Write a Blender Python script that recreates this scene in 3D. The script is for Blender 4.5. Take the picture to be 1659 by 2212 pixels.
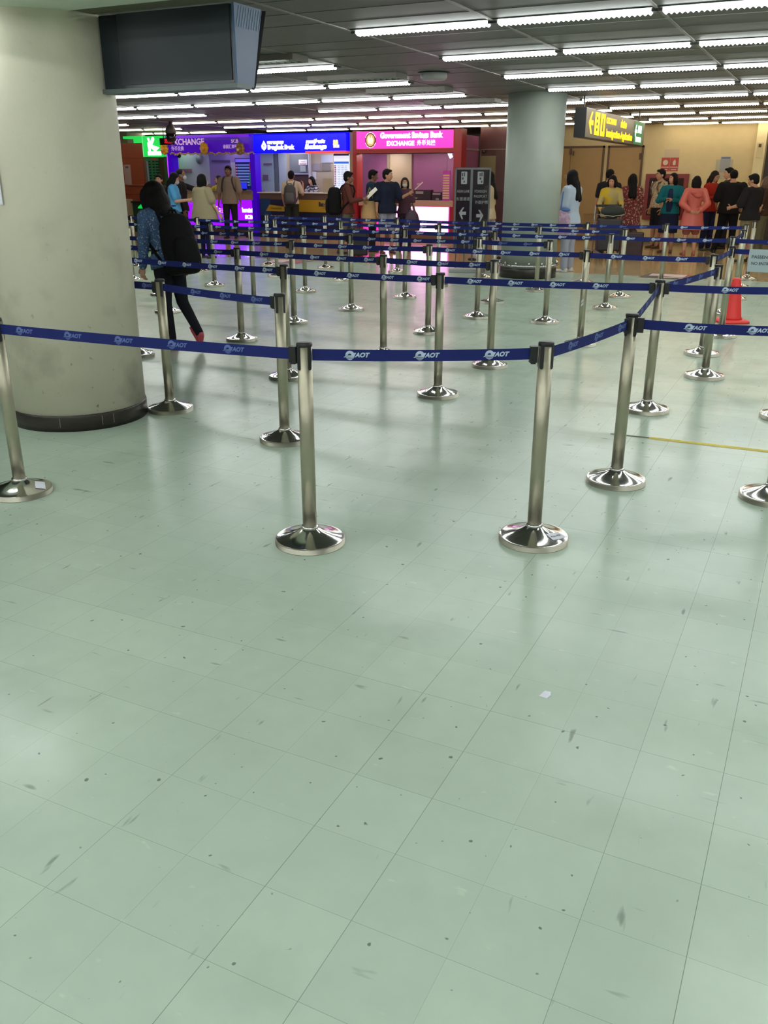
import bpy, bmesh, math, random
from mathutils import Vector, Matrix, Euler
R = math.radians
random.seed(7)
for o in list(bpy.data.objects): bpy.data.objects.remove(o, do_unlink=True)
scene = bpy.context.scene
COL = scene.collection
CEIL = 2.75

# ------------------------------------------------------------------ camera
cam_d = bpy.data.cameras.new('camera'); cam = bpy.data.objects.new('camera', cam_d); COL.objects.link(cam)
cam_d.sensor_fit = 'HORIZONTAL'; cam_d.sensor_width = 36.0; cam_d.lens = 36.0*1891.9/1659.0
cam_d.clip_start = 0.05; cam_d.clip_end = 200
yaw, pitch, roll = R(26.1), R(20.958), R(0.08)
cam.matrix_world = (Matrix.Translation((0, 0, 1.5491)) @ Matrix.Rotation(yaw, 4, 'Z')
                    @ Matrix.Rotation(R(90)-pitch, 4, 'X') @ Matrix.Rotation(roll, 4, 'Z'))
scene.camera = cam

# ------------------------------------------------------------------ world, exposure
w = bpy.data.worlds.new('world'); scene.world = w; w.use_nodes = True
w.node_tree.nodes['Background'].inputs[0].default_value = (0.55, 0.62, 0.58, 1)
w.node_tree.nodes['Background'].inputs[1].default_value = 0.12
vs = scene.view_settings
scene.display_settings.display_device = 'sRGB'
vs.view_transform = 'Standard'; vs.look = 'None'; vs.gamma = 1; vs.use_curve_mapping = False
vs.exposure = 0.0
LAMP = 28.0          # brightness of the lit ceiling strips

# ------------------------------------------------------------------ materials
def srgb(r, g, b):
    f = lambda c: (c/255/12.92) if c/255 <= .04045 else ((c/255+.055)/1.055)**2.4
    return (f(r), f(g), f(b), 1)
MATS = {}
def mat(name, col, rough=.6, metal=0, emit=0, bump=0, bscale=40, spec=.5, vary=0, vscale=6, alpha=1, ecol=None):
    if name in MATS: return MATS[name]
    m = bpy.data.materials.new(name); m.use_nodes = True; nt = m.node_tree
    b = nt.nodes['Principled BSDF']
    b.inputs['Base Color'].default_value = col
    b.inputs['Roughness'].default_value = rough
    b.inputs['Metallic'].default_value = metal
    b.inputs['Specular IOR Level'].default_value = spec
    b.inputs['Alpha'].default_value = alpha
    if emit:
        b.inputs['Emission Color'].default_value = ecol or col
        b.inputs['Emission Strength'].default_value = emit
    tc = None
    if bump or vary:
        tc = nt.nodes.new('ShaderNodeTexCoord')
    if bump:
        n = nt.nodes.new('ShaderNodeTexNoise'); n.inputs['Scale'].default_value = bscale; n.inputs['Detail'].default_value = 4
        nt.links.new(tc.outputs['Object'], n.inputs['Vector'])
        bp = nt.nodes.new('ShaderNodeBump'); bp.inputs['Strength'].default_value = bump; bp.inputs['Distance'].default_value = .02
        nt.links.new(n.outputs['Fac'], bp.inputs['Height']); nt.links.new(bp.outputs['Normal'], b.inputs['Normal'])
    if vary:
        n = nt.nodes.new('ShaderNodeTexNoise'); n.inputs['Scale'].default_value = vscale; n.inputs['Detail'].default_value = 5
        nt.links.new(tc.outputs['Object'], n.inputs['Vector'])
        mr = nt.nodes.new('ShaderNodeMapRange'); mr.inputs[1].default_value = .3; mr.inputs[2].default_value = .7
        mr.inputs[3].default_value = 1-vary; mr.inputs[4].default_value = 1+vary
        nt.links.new(n.outputs['Fac'], mr.inputs[0])
        mx = nt.nodes.new('ShaderNodeMix'); mx.data_type = 'RGBA'; mx.blend_type = 'MULTIPLY'; mx.inputs[0].default_value = 1
        mx.inputs[6].default_value = col; nt.links.new(mr.outputs[0], mx.inputs[7]); nt.links.new(mx.outputs[2], b.inputs['Base Color'])
    MATS[name] = m; return m
def fleck(name, base, cols, scale=60, thr=.62, stretch=(1, 1, 1)):
    """cloth printed with irregular flecks of other colours"""
    if name in MATS: return MATS[name]
    m = mat(name, base, .9, bump=.35, bscale=14); nt = m.node_tree; b = nt.nodes['Principled BSDF']
    tc = nt.nodes.new('ShaderNodeTexCoord'); mp = nt.nodes.new('ShaderNodeMapping'); mp.inputs['Scale'].default_value = stretch
    nt.links.new(tc.outputs['Object'], mp.inputs[0]); last = None
    for i, c in enumerate(cols):
        n = nt.nodes.new('ShaderNodeTexNoise'); n.inputs['Scale'].default_value = scale*(1+.37*i); n.inputs['Detail'].default_value = 1
        n.noise_dimensions = '4D'; n.inputs['W'].default_value = i*3.7
        nt.links.new(mp.outputs[0], n.inputs['Vector'])
        r = nt.nodes.new('ShaderNodeMapRange'); r.inputs[1].default_value = thr; r.inputs[2].default_value = thr+.03
        nt.links.new(n.outputs['Fac'], r.inputs[0])
        mx = nt.nodes.new('ShaderNodeMix'); mx.data_type = 'RGBA'
        nt.links.new(r.outputs[0], mx.inputs[0]); mx.inputs[6].default_value = base; mx.inputs[7].default_value = c
        if last: nt.links.new(last.outputs[2], mx.inputs[6])
        last = mx
    nt.links.new(last.outputs[2], b.inputs['Base Color']); return m
def cloth(r, g, b, bump=.35): return mat('cloth_%d_%d_%d' % (r, g, b), srgb(r, g, b), .9, bump=bump, bscale=11, spec=.2)

# floor: square vinyl tiles, green in the queue area and tan beyond V = 15.45
def floor_mat(name, col, rough, seam_dark, tint, tile=.2286, ox=-1.409, oy=2.685, marks=True, spec=.32, vary=1.0):
    m = bpy.data.materials.new(name); m.use_nodes = True; nt = m.node_tree; N = nt.nodes.new; L = nt.links.new
    b = nt.nodes['Principled BSDF']
    g = N('ShaderNodeNewGeometry'); sp = N('ShaderNodeSeparateXYZ'); L(g.outputs['Position'], sp.inputs[0])
    def mth(op, a, c=None, d=None):
        n = N('ShaderNodeMath'); n.operation = op
        for i, v in enumerate((a, c, d)):
            if v is None: continue
            if isinstance(v, (int, float)): n.inputs[i].default_value = v
            else: L(v, n.inputs[i])
        return n.outputs[0]
    cells, seams = [], []
    for k, off in ((0, ox), (1, oy)):
        t = mth('DIVIDE', mth('SUBTRACT', sp.outputs[k], off), tile)
        cells.append(mth('FLOOR', t)); fr = mth('FRACT', t)
        d = mth('MINIMUM', fr, mth('SUBTRACT', 1.0, fr))
        rnd = N('ShaderNodeTexWhiteNoise'); rnd.noise_dimensions = '1D'; L(mth('ADD', mth('ROUND', t), 31.3*k), rnd.inputs['W'])
        wd = mth('MULTIPLY_ADD', rnd.outputs['Value'], .0032, .0026 if k == 0 else .0034)
        s = N('ShaderNodeMapRange'); L(d, s.inputs[0]); s.inputs[1].default_value = 0
        L(wd, s.inputs[2]); s.inputs[3].default_value = 1; s.inputs[4].default_value = 0
        seams.append(mth('MULTIPLY', s.outputs[0], mth('MULTIPLY_ADD', rnd.outputs['Value'], .45, .55 if k == 0 else .35)))
    seam = mth('MAXIMUM', seams[0], seams[1])
    cv = N('ShaderNodeCombineXYZ'); L(cells[0], cv.inputs[0]); L(cells[1], cv.inputs[1])
    wn = N('ShaderNodeTexWhiteNoise'); L(cv.outputs[0], wn.inputs['Vector'])
    tone = mth('MULTIPLY_ADD', wn.outputs['Value'], tint, 1-tint/2)
    def noise(scale, det, stretch=None, ang=0, w_=0):
        n = N('ShaderNodeTexNoise'); n.inputs['Scale'].default_value = scale; n.inputs['Detail'].default_value = det
        n.noise_dimensions = '4D'; n.inputs['W'].default_value = w_
        src = g.outputs['Position']
        if stretch:
            mp = N('ShaderNodeMapping'); mp.inputs['Scale'].default_value = stretch; mp.inputs['Rotation'].default_value = (0, 0, ang); L(src, mp.inputs[0]); src = mp.outputs[0]
        L(src, n.inputs['Vector']); return n.outputs['Fac']
    big = noise(1.3, 4); tone = mth('MULTIPLY', tone, mth('MULTIPLY_ADD', big, .22*vary, 1-.11*vary))
    mid = noise(9, 5, w_=3); tone = mth('MULTIPLY', tone, mth('MULTIPLY_ADD', mid, .16*vary, 1-.08*vary))
    mx = N('ShaderNodeMix'); mx.data_type = 'RGBA'; mx.blend_type = 'MULTIPLY'; mx.inputs[0].default_value = 1
    mx.inputs[6].default_value = col; L(tone, mx.inputs[7]); cur = mx.outputs[2]
    def blend(fac, c, cur):
        x = N('ShaderNodeMix'); x.data_type = 'RGBA'; L(fac, x.inputs[0]); L(cur, x.inputs[6]); x.inputs[7].default_value = c; return x.outputs[2]
    def thr(v, lo, hi, amt):
        r = N('ShaderNodeMapRange'); L(v, r.inputs[0]); r.inputs[1].default_value = lo; r.inputs[2].default_value = hi
        r.inputs[3].default_value = 0; r.inputs[4].default_value = amt; return r.outputs[0]
    if marks:
        cur = blend(thr(noise(26, 2, (1, .22, 1), .5, 1), .68, .74, .5), srgb(70, 82, 70), cur)
        cur = blend(thr(noise(22, 2, (.2, 1, 1), .9, 5), .685, .74, .5), srgb(78, 90, 78), cur)
        cur = blend(thr(noise(34, 1, None, 0, 9), .72, .75, .7), srgb(52, 60, 52), cur)
        cur = blend(thr(noise(20, 3, (.5, 1.2, 1), 1.1, 12), .67, .72, .4), srgb(196, 210, 184), cur)
        cur = blend(thr(noise(2.2, 6, None, 0, 15), .56, .75, .28), srgb(118, 134, 112), cur)
    cur = blend(mth('MULTIPLY', seam, seam_dark), srgb(60, 72, 60), cur)
    L(cur, b.inputs['Base Color'])
    rg = mth('MULTIPLY_ADD', noise(5, 4, w_=20), .12, rough-.06); L(rg, b.inputs['Roughness'])
    b.inputs['Specular IOR Level'].default_value = spec
    bp = N('ShaderNodeBump'); bp.inputs['Strength'].default_value = .05; bp.inputs['Distance'].default_value = .01
    L(noise(3.5, 2, w_=30), bp.inputs['Height']); L(bp.outputs['Normal'], b.inputs['Normal'])
    return m
M_FLOOR = floor_mat('green_vinyl_tile', srgb(170, 187, 169), .22, .85, .06)
M_TAN = floor_mat('tan_polished_tile', srgb(196, 168, 122), .13, .25, .0, marks=False, spec=.6, vary=.15)

def ceil_mat():
    m = bpy.data.materials.new('dark_ceiling_panel'); m.use_nodes = True; nt = m.node_tree; N = nt.nodes.new; L = nt.links.new
    b = nt.nodes['Principled BSDF']; g = N('ShaderNodeNewGeometry'); sp = N('ShaderNodeSeparateXYZ'); L(g.outputs['Position'], sp.inputs[0])
    n = N('ShaderNodeTexNoise'); n.inputs['Scale'].default_value = 3; L(g.outputs['Position'], n.inputs['Vector'])
    mx = N('ShaderNodeMix'); mx.data_type = 'RGBA'; L(n.outputs['Fac'], mx.inputs[0])
    mx.inputs[6].default_value = srgb(84, 84, 80); mx.inputs[7].default_value = srgb(104, 102, 96)
    L(mx.outputs[2], b.inputs['Base Color']); b.inputs['Roughness'].default_value = .55
    return m
M_CEIL = ceil_mat()
def scuffed(name, col, dirt, amt=.35, scale=3, low=None):
    m = mat(name, col, .55, bump=.08, bscale=30); nt = m.node_tree; b = nt.nodes['Principled BSDF']; N = nt.nodes.new; L = nt.links.new
    tc = N('ShaderNodeNewGeometry'); cur = None
    for i, (sc, lo, hi, a) in enumerate(((scale, .52, .75, amt), (scale*7, .66, .74, amt*1.1))):
        n = N('ShaderNodeTexNoise'); n.inputs['Scale'].default_value = sc; n.inputs['Detail'].default_value = 6; n.noise_dimensions = '4D'; n.inputs['W'].default_value = 5+i
        L(tc.outputs['Position'], n.inputs['Vector'])
        r = N('ShaderNodeMapRange'); r.inputs[1].default_value = lo; r.inputs[2].default_value = hi; r.inputs[4].default_value = a; L(n.outputs['Fac'], r.inputs[0])
        fac = r.outputs[0]
        sp = N('ShaderNodeSeparateXYZ'); L(tc.outputs['Position'], sp.inputs[0])
        h = N('ShaderNodeMapRange'); h.inputs[1].default_value = .1; h.inputs[2].default_value = 1.5; h.inputs[3].default_value = 1; h.inputs[4].default_value = .12; L(sp.outputs[2], h.inputs[0])
        mm = N('ShaderNodeMath'); mm.operation = 'MULTIPLY'; L(fac, mm.inputs[0]); L(h.outputs[0], mm.inputs[1])
        x = N('ShaderNodeMix'); x.data_type = 'RGBA'; L(mm.outputs[0], x.inputs[0]); x.inputs[6].default_value = col; x.inputs[7].default_value = dirt
        if cur: L(cur, x.inputs[6])
        cur = x.outputs[2]
    L(cur, b.inputs['Base Color']); return m
def wood(name, c1, c2):
    m = mat(name, c1, .4); nt = m.node_tree; b = nt.nodes['Principled BSDF']; N = nt.nodes.new; L = nt.links.new
    tc = N('ShaderNodeTexCoord'); mp = N('ShaderNodeMapping'); mp.inputs['Scale'].default_value = (.8, .8, 14); L(tc.outputs['Object'], mp.inputs[0])
    n = N('ShaderNodeTexNoise'); n.inputs['Scale'].default_value = 2; n.inputs['Detail'].default_value = 6; L(mp.outputs[0], n.inputs['Vector'])
    x = N('ShaderNodeMix'); x.data_type = 'RGBA'; L(n.outputs['Fac'], x.inputs[0]); x.inputs[6].default_value = c1; x.inputs[7].default_value = c2
    L(x.outputs[2], b.inputs['Base Color']); return m

M_CHROME = mat('polished_chrome', srgb(214, 212, 210), .12, 1, vary=.05, vscale=8)
M_STEEL = mat('brushed_steel_pole', srgb(172, 168, 147), .40, .85, vary=.08, vscale=10)
M_RIM = mat('base_rim_steel', srgb(166, 164, 148), .4, .9)
M_BLACK = mat('black_plastic', srgb(22, 24, 26), .45)
M_BELT = mat('blue_belt_webbing', srgb(19, 31, 96), .75, bump=.1, bscale=300, spec=.3)
M_PRINT = mat('belt_print_bright', srgb(178, 196, 214), .7)
M_PRINT2 = mat('belt_print_worn', srgb(88, 106, 160), .75)
M_WHITE = mat('white_paper', srgb(214, 216, 224), .7)
M_DARKTXT = mat('dark_print', srgb(60, 62, 74), .7)
M_PILLAR = scuffed('cream_pillar_paint', srgb(214, 208, 188), srgb(80, 76, 64), .65)
M_PILLAR2 = mat('pale_green_white_pillar_paint', srgb(150, 158, 146), .5, vary=.03)
M_BASEB = mat('dark_brown_baseboard', srgb(44, 38, 32), .35, vary=.25, vscale=9)
M_LAMP = mat('lit_tube_cool', (1, 1, 1, 1), .5, emit=LAMP, ecol=(.955, 1.0, .985, 1))
M_LAMPW = mat('lit_tube_warm', (1, 1, 1, 1), .5, emit=LAMP*.5, ecol=(1.0, .86, .62, 1))
M_LOUV = mat('louver_metal', srgb(205, 210, 205), .4, .3)
M_FRAME = mat('lamp_housing', srgb(70, 72, 70), .5)
M_TRACK = mat('ceiling_track', srgb(126, 118, 112), .5)

# ------------------------------------------------------------------ mesh builder
class MB:
    def __init__(s): s.v = []; s.f = []; s.mi = []; s.sm = []
    def add(s, vs, fs, mi=0, smooth=False, mtx=None):
        n = len(s.v)
        if mtx is not None: vs = [mtx @ Vector(v) for v in vs]
        s.v += [tuple(v) for v in vs]
        for f in fs: s.f.append([i+n for i in f]); s.mi.append(mi); s.sm.append(smooth)
        return s
    def box(s, x0, x1, y0, y1, z0, z1, mi=0, mtx=None):
        v = [(x0, y0, z0), (x1, y0, z0), (x1, y1, z0), (x0, y1, z0), (x0, y0, z1), (x1, y0, z1), (x1, y1, z1), (x0, y1, z1)]
        return s.add(v, [(0, 3, 2, 1), (4, 5, 6, 7), (0, 1, 5, 4), (1, 2, 6, 5), (2, 3, 7, 6), (3, 0, 4, 7)], mi, False, mtx)
    def quad(s, *p, mi=0): return s.add(p, [tuple(range(len(p)))], mi)
    def lathe(s, prof, c=(0, 0, 0), n=32, mi=0, smooth=True, mtx=None):
        v = []; f = []
        for r, z in prof:
            for i in range(n):
                a = 2*math.pi*i/n; v.append((c[0]+r*math.cos(a), c[1]+r*math.sin(a), c[2]+z))
        for k in range(len(prof)-1):
            for i in range(n):
                j = (i+1) % n; f.append((k*n+i, k*n+j, (k+1)*n+j, (k+1)*n+i))
        f.append(tuple(reversed(range(n)))); f.append(tuple(range((len(prof)-1)*n, len(prof)*n)))
        return s.add(v, f, mi, smooth, mtx)
    def tube(s, p1, p2, r1, r2=None, n=12, mi=0, caps=0, smooth=True):
        """cone frustum; caps>0 adds rounded ends"""
        r2 = r1 if r2 is None else r2
        p1 = Vector(p1); p2 = Vector(p2); d = p2-p1; L_ = d.length
        if L_ < 1e-6: d = Vector((0, 0, 1e-4)); L_ = 1e-4
        q = d.to_track_quat('Z', 'Y').to_matrix().to_4x4(); q.translation = p1
        prof = []
        if caps:
            for k in range(caps): a = math.pi/2*k/caps; prof.append((max(r1*math.sin(a), 1e-4), -r1*math.cos(a)))
        prof += [(r1, 0), (r2, L_)]
        if caps:
            for k in range(caps-1, -1, -1): a = math.pi/2*k/caps; prof.append((max(r2*math.sin(a), 1e-4), L_+r2*math.cos(a)))
        return s.lathe(prof, n=n, mi=mi, smooth=smooth, mtx=q)
    def cap(s, p1, p2, r1, r2=None, n=12, mi=0): return s.tube(p1, p2, r1, r2, n, mi, 3)
    def ell(s, c, r, rot=None, n=16, m=10, mi=0):
        prof = [(max(math.sin(math.pi*k/m), 1e-3), -math.cos(math.pi*k/m)) for k in range(m+1)]
        q = Matrix.Translation(c) @ (rot.to_4x4() if rot is not None else Matrix.Identity(4)) @ Matrix.Diagonal((r[0], r[1], r[2], 1))
        return s.lathe(prof, n=n, mi=mi, mtx=q)
    def loft(s, rings, n=20, mi=0, mtx=None, sq=1.0):
        """rings: (cx, cy, z, rx, ry); closed with caps"""
        v = []; f = []
        for cx, cy, z, rx, ry in rings:
            for i in range(n):
                a = 2*math.pi*i/n; ca, sa = math.cos(a), math.sin(a)
                ca = math.copysign(abs(ca)**sq, ca); sa = math.copysign(abs(sa)**sq, sa)
                v.append((cx+rx*ca, cy+ry*sa, z))
        for k in range(len(rings)-1):
            for i in range(n):
                j = (i+1) % n; f.append((k*n+i, k*n+j, (k+1)*n+j, (k+1)*n+i))
        f.append(tuple(reversed(range(n)))); f.append(tuple(range((len(rings)-1)*n, len(rings)*n)))
        return s.add(v, f, mi, True, mtx)
    def mesh(s, name, mats):
        me = bpy.data.meshes.new(name); me.from_pydata(s.v, [], s.f)
        for m in (mats if isinstance(mats, (list, tuple)) else [mats]): me.materials.append(m)
        for p, a, b in zip(me.polygons, s.mi, s.sm): p.material_index = a; p.use_smooth = b
        me.update(); return me
    def build(s, name, mats, parent=None, loc=(0, 0, 0), rotz=0):
        return link(name, s.mesh(name, mats), parent, loc, rotz)
def link(name, me, parent=None, loc=(0, 0, 0), rotz=0):
    o = bpy.data.objects.new(name, me); COL.objects.link(o); o.location = loc; o.rotation_euler = (0, 0, rotz)
    if parent: o.parent = parent
    return o
def bevel(o, w=.004, seg=2):
    m = o.modifiers.new('bevel', 'BEVEL'); m.width = w; m.segments = seg; m.limit_method = 'ANGLE'; m.angle_limit = R(40)
    return o
def tag(o, label=None, cat=None, group=None, kind=None):
    if label: o['label'] = label
    if cat: o['category'] = cat
    if group: o['group'] = group
    if kind: o['kind'] = kind
    return o
def thing(name, label, cat, loc=(0, 0, 0), rotz=0, group=None):
    return tag(link(name, None, None, loc, rotz), label, cat, group)
def struct(name, mb, mats, label=None):
    o = mb.build(name, mats); o['kind'] = 'structure'
    if label: o['label'] = label
    return o
def copy_tree(o, parent=None):
    c = o.copy(); COL.objects.link(c); c.parent = parent
    for ch in list(o.children): copy_tree(ch, c)
    return c

TXT = {}
def text_geo(s, size, bold=0.0, shear=0.0, extrude=.002, align='CENTER'):
    k = (s, size, bold, shear, extrude, align)
    if k in TXT: return TXT[k]
    cu = bpy.data.curves.new('t', 'FONT'); cu.body = s; cu.size = size; cu.offset = bold; cu.shear = shear; cu.extrude = extrude
    cu.align_x = align; cu.align_y = 'CENTER'; cu.resolution_u = 3
    o = bpy.data.objects.new('t', cu); COL.objects.link(o)
    dg = bpy.context.evaluated_depsgraph_get(); me = bpy.data.meshes.new_from_object(o.evaluated_get(dg))
    vs = [tuple(v.co) for v in me.vertices]; fs = [tuple(p.vertices) for p in me.polygons]
    bpy.data.objects.remove(o); bpy.data.curves.remove(cu); bpy.data.meshes.remove(me)
    TXT[k] = (vs, fs); return TXT[k]
FRONT = Matrix.Rotation(R(90), 4, 'X')                       # text plane facing -Y
def put_text(mb, s, pos, size, width=None, mi=0, mtx=FRONT, **kw):
    vs, fs = text_geo(s, size, **kw)
    sx = 1
    if width and vs:
        w_ = max(v[0] for v in vs)-min(v[0] for v in vs); sx = width/w_ if w_ else 1
    mb.add([(v[0]*sx, v[1], v[2]) for v in vs], fs, mi, False, Matrix.Translation(pos) @ mtx); return mb
def poly(mb, pts, pos, t=.003, mi=0, mtx=FRONT):
    n = len(pts); v = [(x, y, t) for x, y in pts]+[(x, y, 0) for x, y in pts]
    f = [tuple(range(n)), tuple(reversed(range(n, 2*n)))]+[(i+n, (i+1) % n+n, (i+1) % n, i) for i in range(n)]
    mb.add(v, f, mi, False, Matrix.Translation(pos) @ mtx); return mb
def circle(r, n=28, cx=0, cy=0, ry=None): return [(cx+r*math.cos(2*math.pi*i/n), cy+(ry or r)*math.sin(2*math.pi*i/n)) for i in range(n)]

# ------------------------------------------------------------------ floor, ceiling, walls
b = MB(); b.quad((-26, -7, 0), (9, -7, 0), (9, 15.45, 0), (-26, 15.45, 0)); b.quad((-26, 15.45, 0), (9, 15.45, 0), (9, 27, 0), (-26, 27, 0), mi=1)
struct('floor', b, [M_FLOOR, M_TAN], 'worn pale green vinyl tile floor, tan tiles beyond the queue')
b = MB(); b.box(-26, 9, -7, 27, CEIL, CEIL+.1)
struct('ceiling', b, M_CEIL, 'dark grey metal panel ceiling')
b = MB()                                                     # light metal tracks between the panels
cols = [-1.475+1.315*k for k in range(-18, 8)]
for x in cols: b.box(x-.014, x+.014, -7, 24.5, CEIL-.008, CEIL+.002)
struct('trim_1', b, M_TRACK, 'light metal tracks running away along the ceiling')
b = MB()
for k in range(-14, 33):
    for dz in ((.5, 1.0, 1.5) if k < 9 else (.67, 1.33)):
        y = 7.75+2.0*(k/1.0)+dz if False else 7.75+2.0*(k-7)+dz
        if -7 < y < 24.3: b.box(-26, 9, y-.006, y+.006, CEIL-.004, CEIL+.002)
struct('trim_2', b, mat('thin_panel_edge', srgb(104, 104, 100), .5), 'thin joints between ceiling panels')
M_CREAM = mat('cream_wall_paint', srgb(206, 186, 140), .6, vary=.03)
M_MAROON = mat('dark_maroon_panel', srgb(62, 26, 26), .4, vary=.06)
M_DBROWN = mat('dark_brown_panel', srgb(58, 46, 36), .5, vary=.08)
b = MB(); b.box(-6.75, -1.95, 23.9, 24.1, 0, CEIL); struct('wall_back', b, M_CREAM, 'cream wall with two doors behind the waiting passengers')
b = MB(); b.box(-8.38, -6.75, 22.6, 22.75, 0, CEIL); b.box(-6.85, -6.75, 22.6, 23.9, 0, CEIL, 1); struct('wall_corner', b, [M_MAROON, M_DBROWN], 'dark maroon panelled wall beside the pink booth')
b = MB(); b.box(-1.75, 9, 24.2, 24.4, 0, CEIL); struct('wall_right_back', b, M_DBROWN)
b = MB(); b.box(-26, -18.3, 23.5, 23.7, 0, CEIL); struct('wall_left_back', b, mat('grey_brown_wall', srgb(112, 96, 84), .6))
b = MB(); b.box(-26, -25.9, -7, 27, 0, CEIL); struct('wall_left', b, mat('beige_hall_wall', srgb(140, 136, 118), .6))
b = MB(); b.box(8.9, 9, -7, 27, 0, CEIL); struct('wall_right', b, MATS['beige_hall_wall'])
b = MB(); b.box(-26, 9, -7.1, -7, 0, CEIL); struct('wall_rear', b, MATS['beige_hall_wall'])
b = MB(); b.box(-26, 9, 26.9, 27, 0, CEIL); struct('wall_far', b, MATS['beige_hall_wall'])
b = MB(); b.box(-1.97, -1.75, 23.72, 24.2, 0, CEIL); struct('trim_3', b, mat('pale_cream_frame', srgb(224, 208, 160), .5), 'pale cream door post at the right end of the cream wall')
b = MB(); b.box(-6.75, -1.97, 23.87, 23.9, 0, .1); struct('baseboard_back', b, M_BASEB)
# doors in the cream wall
M_DOOR = mat('tan_door_panel', srgb(160, 128, 78), .5, vary=.03); M_DFRAME = mat('brown_door_frame', srgb(84, 56, 28), .5)
def door(n, x0, x1, top, split, label):
    b = MB(); b.box(x0+.04, x1-.04, 23.865, 23.895, 0.02, top-.04); o = struct('door_%d' % n, b, M_DOOR, label)
    f = MB(); f.box(x0, x0+.045, 23.84, 23.9, 0, top); f.box(x1-.045, x1, 23.84, 23.9, 0, top); f.box(x0, x1, 23.84, 23.9, top-.045, top); f.build('door_frame', M_DFRAME, o)
    if split:
        xm = split; s_ = MB(); s_.box(xm-.006, xm+.006, 23.86, 23.87, .02, top-.05); s_.build('door_seam', M_DFRAME, o)
        h = MB(); h.box(xm-.03, xm+.03, 23.84, 23.87, top-.2, top-.06); h.box(xm+.06, xm+.09, 23.83, 23.87, 2.05, 2.16); h.build('door_closer', M_DFRAME, o)
        for gx in (x1-.75, x1-.40):
            g = MB(); g.box(gx, gx+.27, 23.85, 23.868, .64, .66)
            for k in range(8): g.box(gx, gx+.27, 23.852, 23.868, .62-.045*k, .63-.045*k)
            g.build('vent_grille', mat('vent_metal', srgb(140, 112, 66), .5), o)
        p_ = MB(); p_.box(x1-.98, x1-.80, 23.858, 23.867, 1.53, 1.60); p_.build('door_plate', mat('worn_plate', srgb(170, 150, 104), .5), o)
    else:
        h = MB(); h.box(x1-.09, x1-.05, 23.83, 23.87, 1.95, 2.1); h.build('door_closer', M_DFRAME, o)
door(1, -6.95, -5.52, 2.28, -6.38, 'tan double door with louvred vents in the cream wall')
door(2, -5.43, -4.55, 2.28, None, 'tan single door behind the yellow-shirted passenger')

# ------------------------------------------------------------------ pillars
b = MB(); b.lathe([(.441, .0), (.441, 2.42), (.44, 2.43)], (-4.498, 4.396, 0), 96)
o = thing('round_pillar', 'wide cream round pillar with scuffs in the left foreground', 'pillar', (0, 0, 0))
b.build('shaft', M_PILLAR, o)
b = MB(); b.lathe([(.449, 0), (.449, .098), (.445, .105)], (-4.498, 4.396, 0), 96)
for a in (-62, -28, -18):
    x, y = -4.498+.4492*math.cos(R(a)), 4.396+.4492*math.sin(R(a)); b.box(-.002, .002, -.002, .002, .03, .09, 1, Matrix.Translation((x, y, 0)) @ Matrix.Rotation(R(a), 4, 'Z'))
b.build('baseboard', [M_BASEB, mat('baseboard_joint', srgb(120, 112, 100), .6)], o)
o = thing('round_pillar', 'pale round pillar standing in the middle distance behind the belts', 'pillar', (0, 0, 0))
PX, PY = -4.476, 14.55
b = MB(); b.lathe([(.452, .0), (.452, CEIL)], (PX, PY, 0), 96); b.build('shaft', M_PILLAR2, o)
b = MB(); b.lathe([(.464, 0), (.464, .15), (.452, .16)], (PX, PY, 0), 64); b.build('baseboard', M_BASEB, o)
b = MB(); n = 64
for i in range(n):
    a0, a1 = 2*math.pi*i/n, 2*math.pi*(i+1)/n
    b.tube((PX+.487*math.cos(a0), PY+.487*math.sin(a0), .2), (PX+.487*math.cos(a1), PY+.487*math.sin(a1), .2), .018, n=8)
for i in range(14):
    a = 2*math.pi*i/14+.1; b.ell((PX+.474*math.cos(a), PY+.474*math.sin(a), .24), (.022, .022, .022), n=10, m=6)
b.build('bumper_rail', M_CHROME, o)
b = MB(); b.box(-.002, .002, -.11, .11, -.16, .16, 0, Matrix.Translation((-4.498-.440*math.cos(R(82)), 4.396-.440*math.sin(R(82)), 1.55)) @ Matrix.Rotation(R(82), 4, 'Z'))
tag(b.build('paper_notice', M_WHITE), 'pale paper notice on the left edge of the foreground pillar', 'paper')
# low soffit around the foreground pillar
b = MB(); b.box(-12, -2.9, 3.0, 4.26, 2.42, CEIL); struct('trim_4', b, mat('pale_soffit', srgb(206, 214, 198), .6), 'low pale soffit at the top left')
b = MB(); b.box(-12, -2.88, 4.26, 4.45, 2.425, CEIL); struct('trim_5', b, mat('soffit_edge', srgb(104, 104, 88), .6), 'grey brown edge beam of the low soffit')

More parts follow.
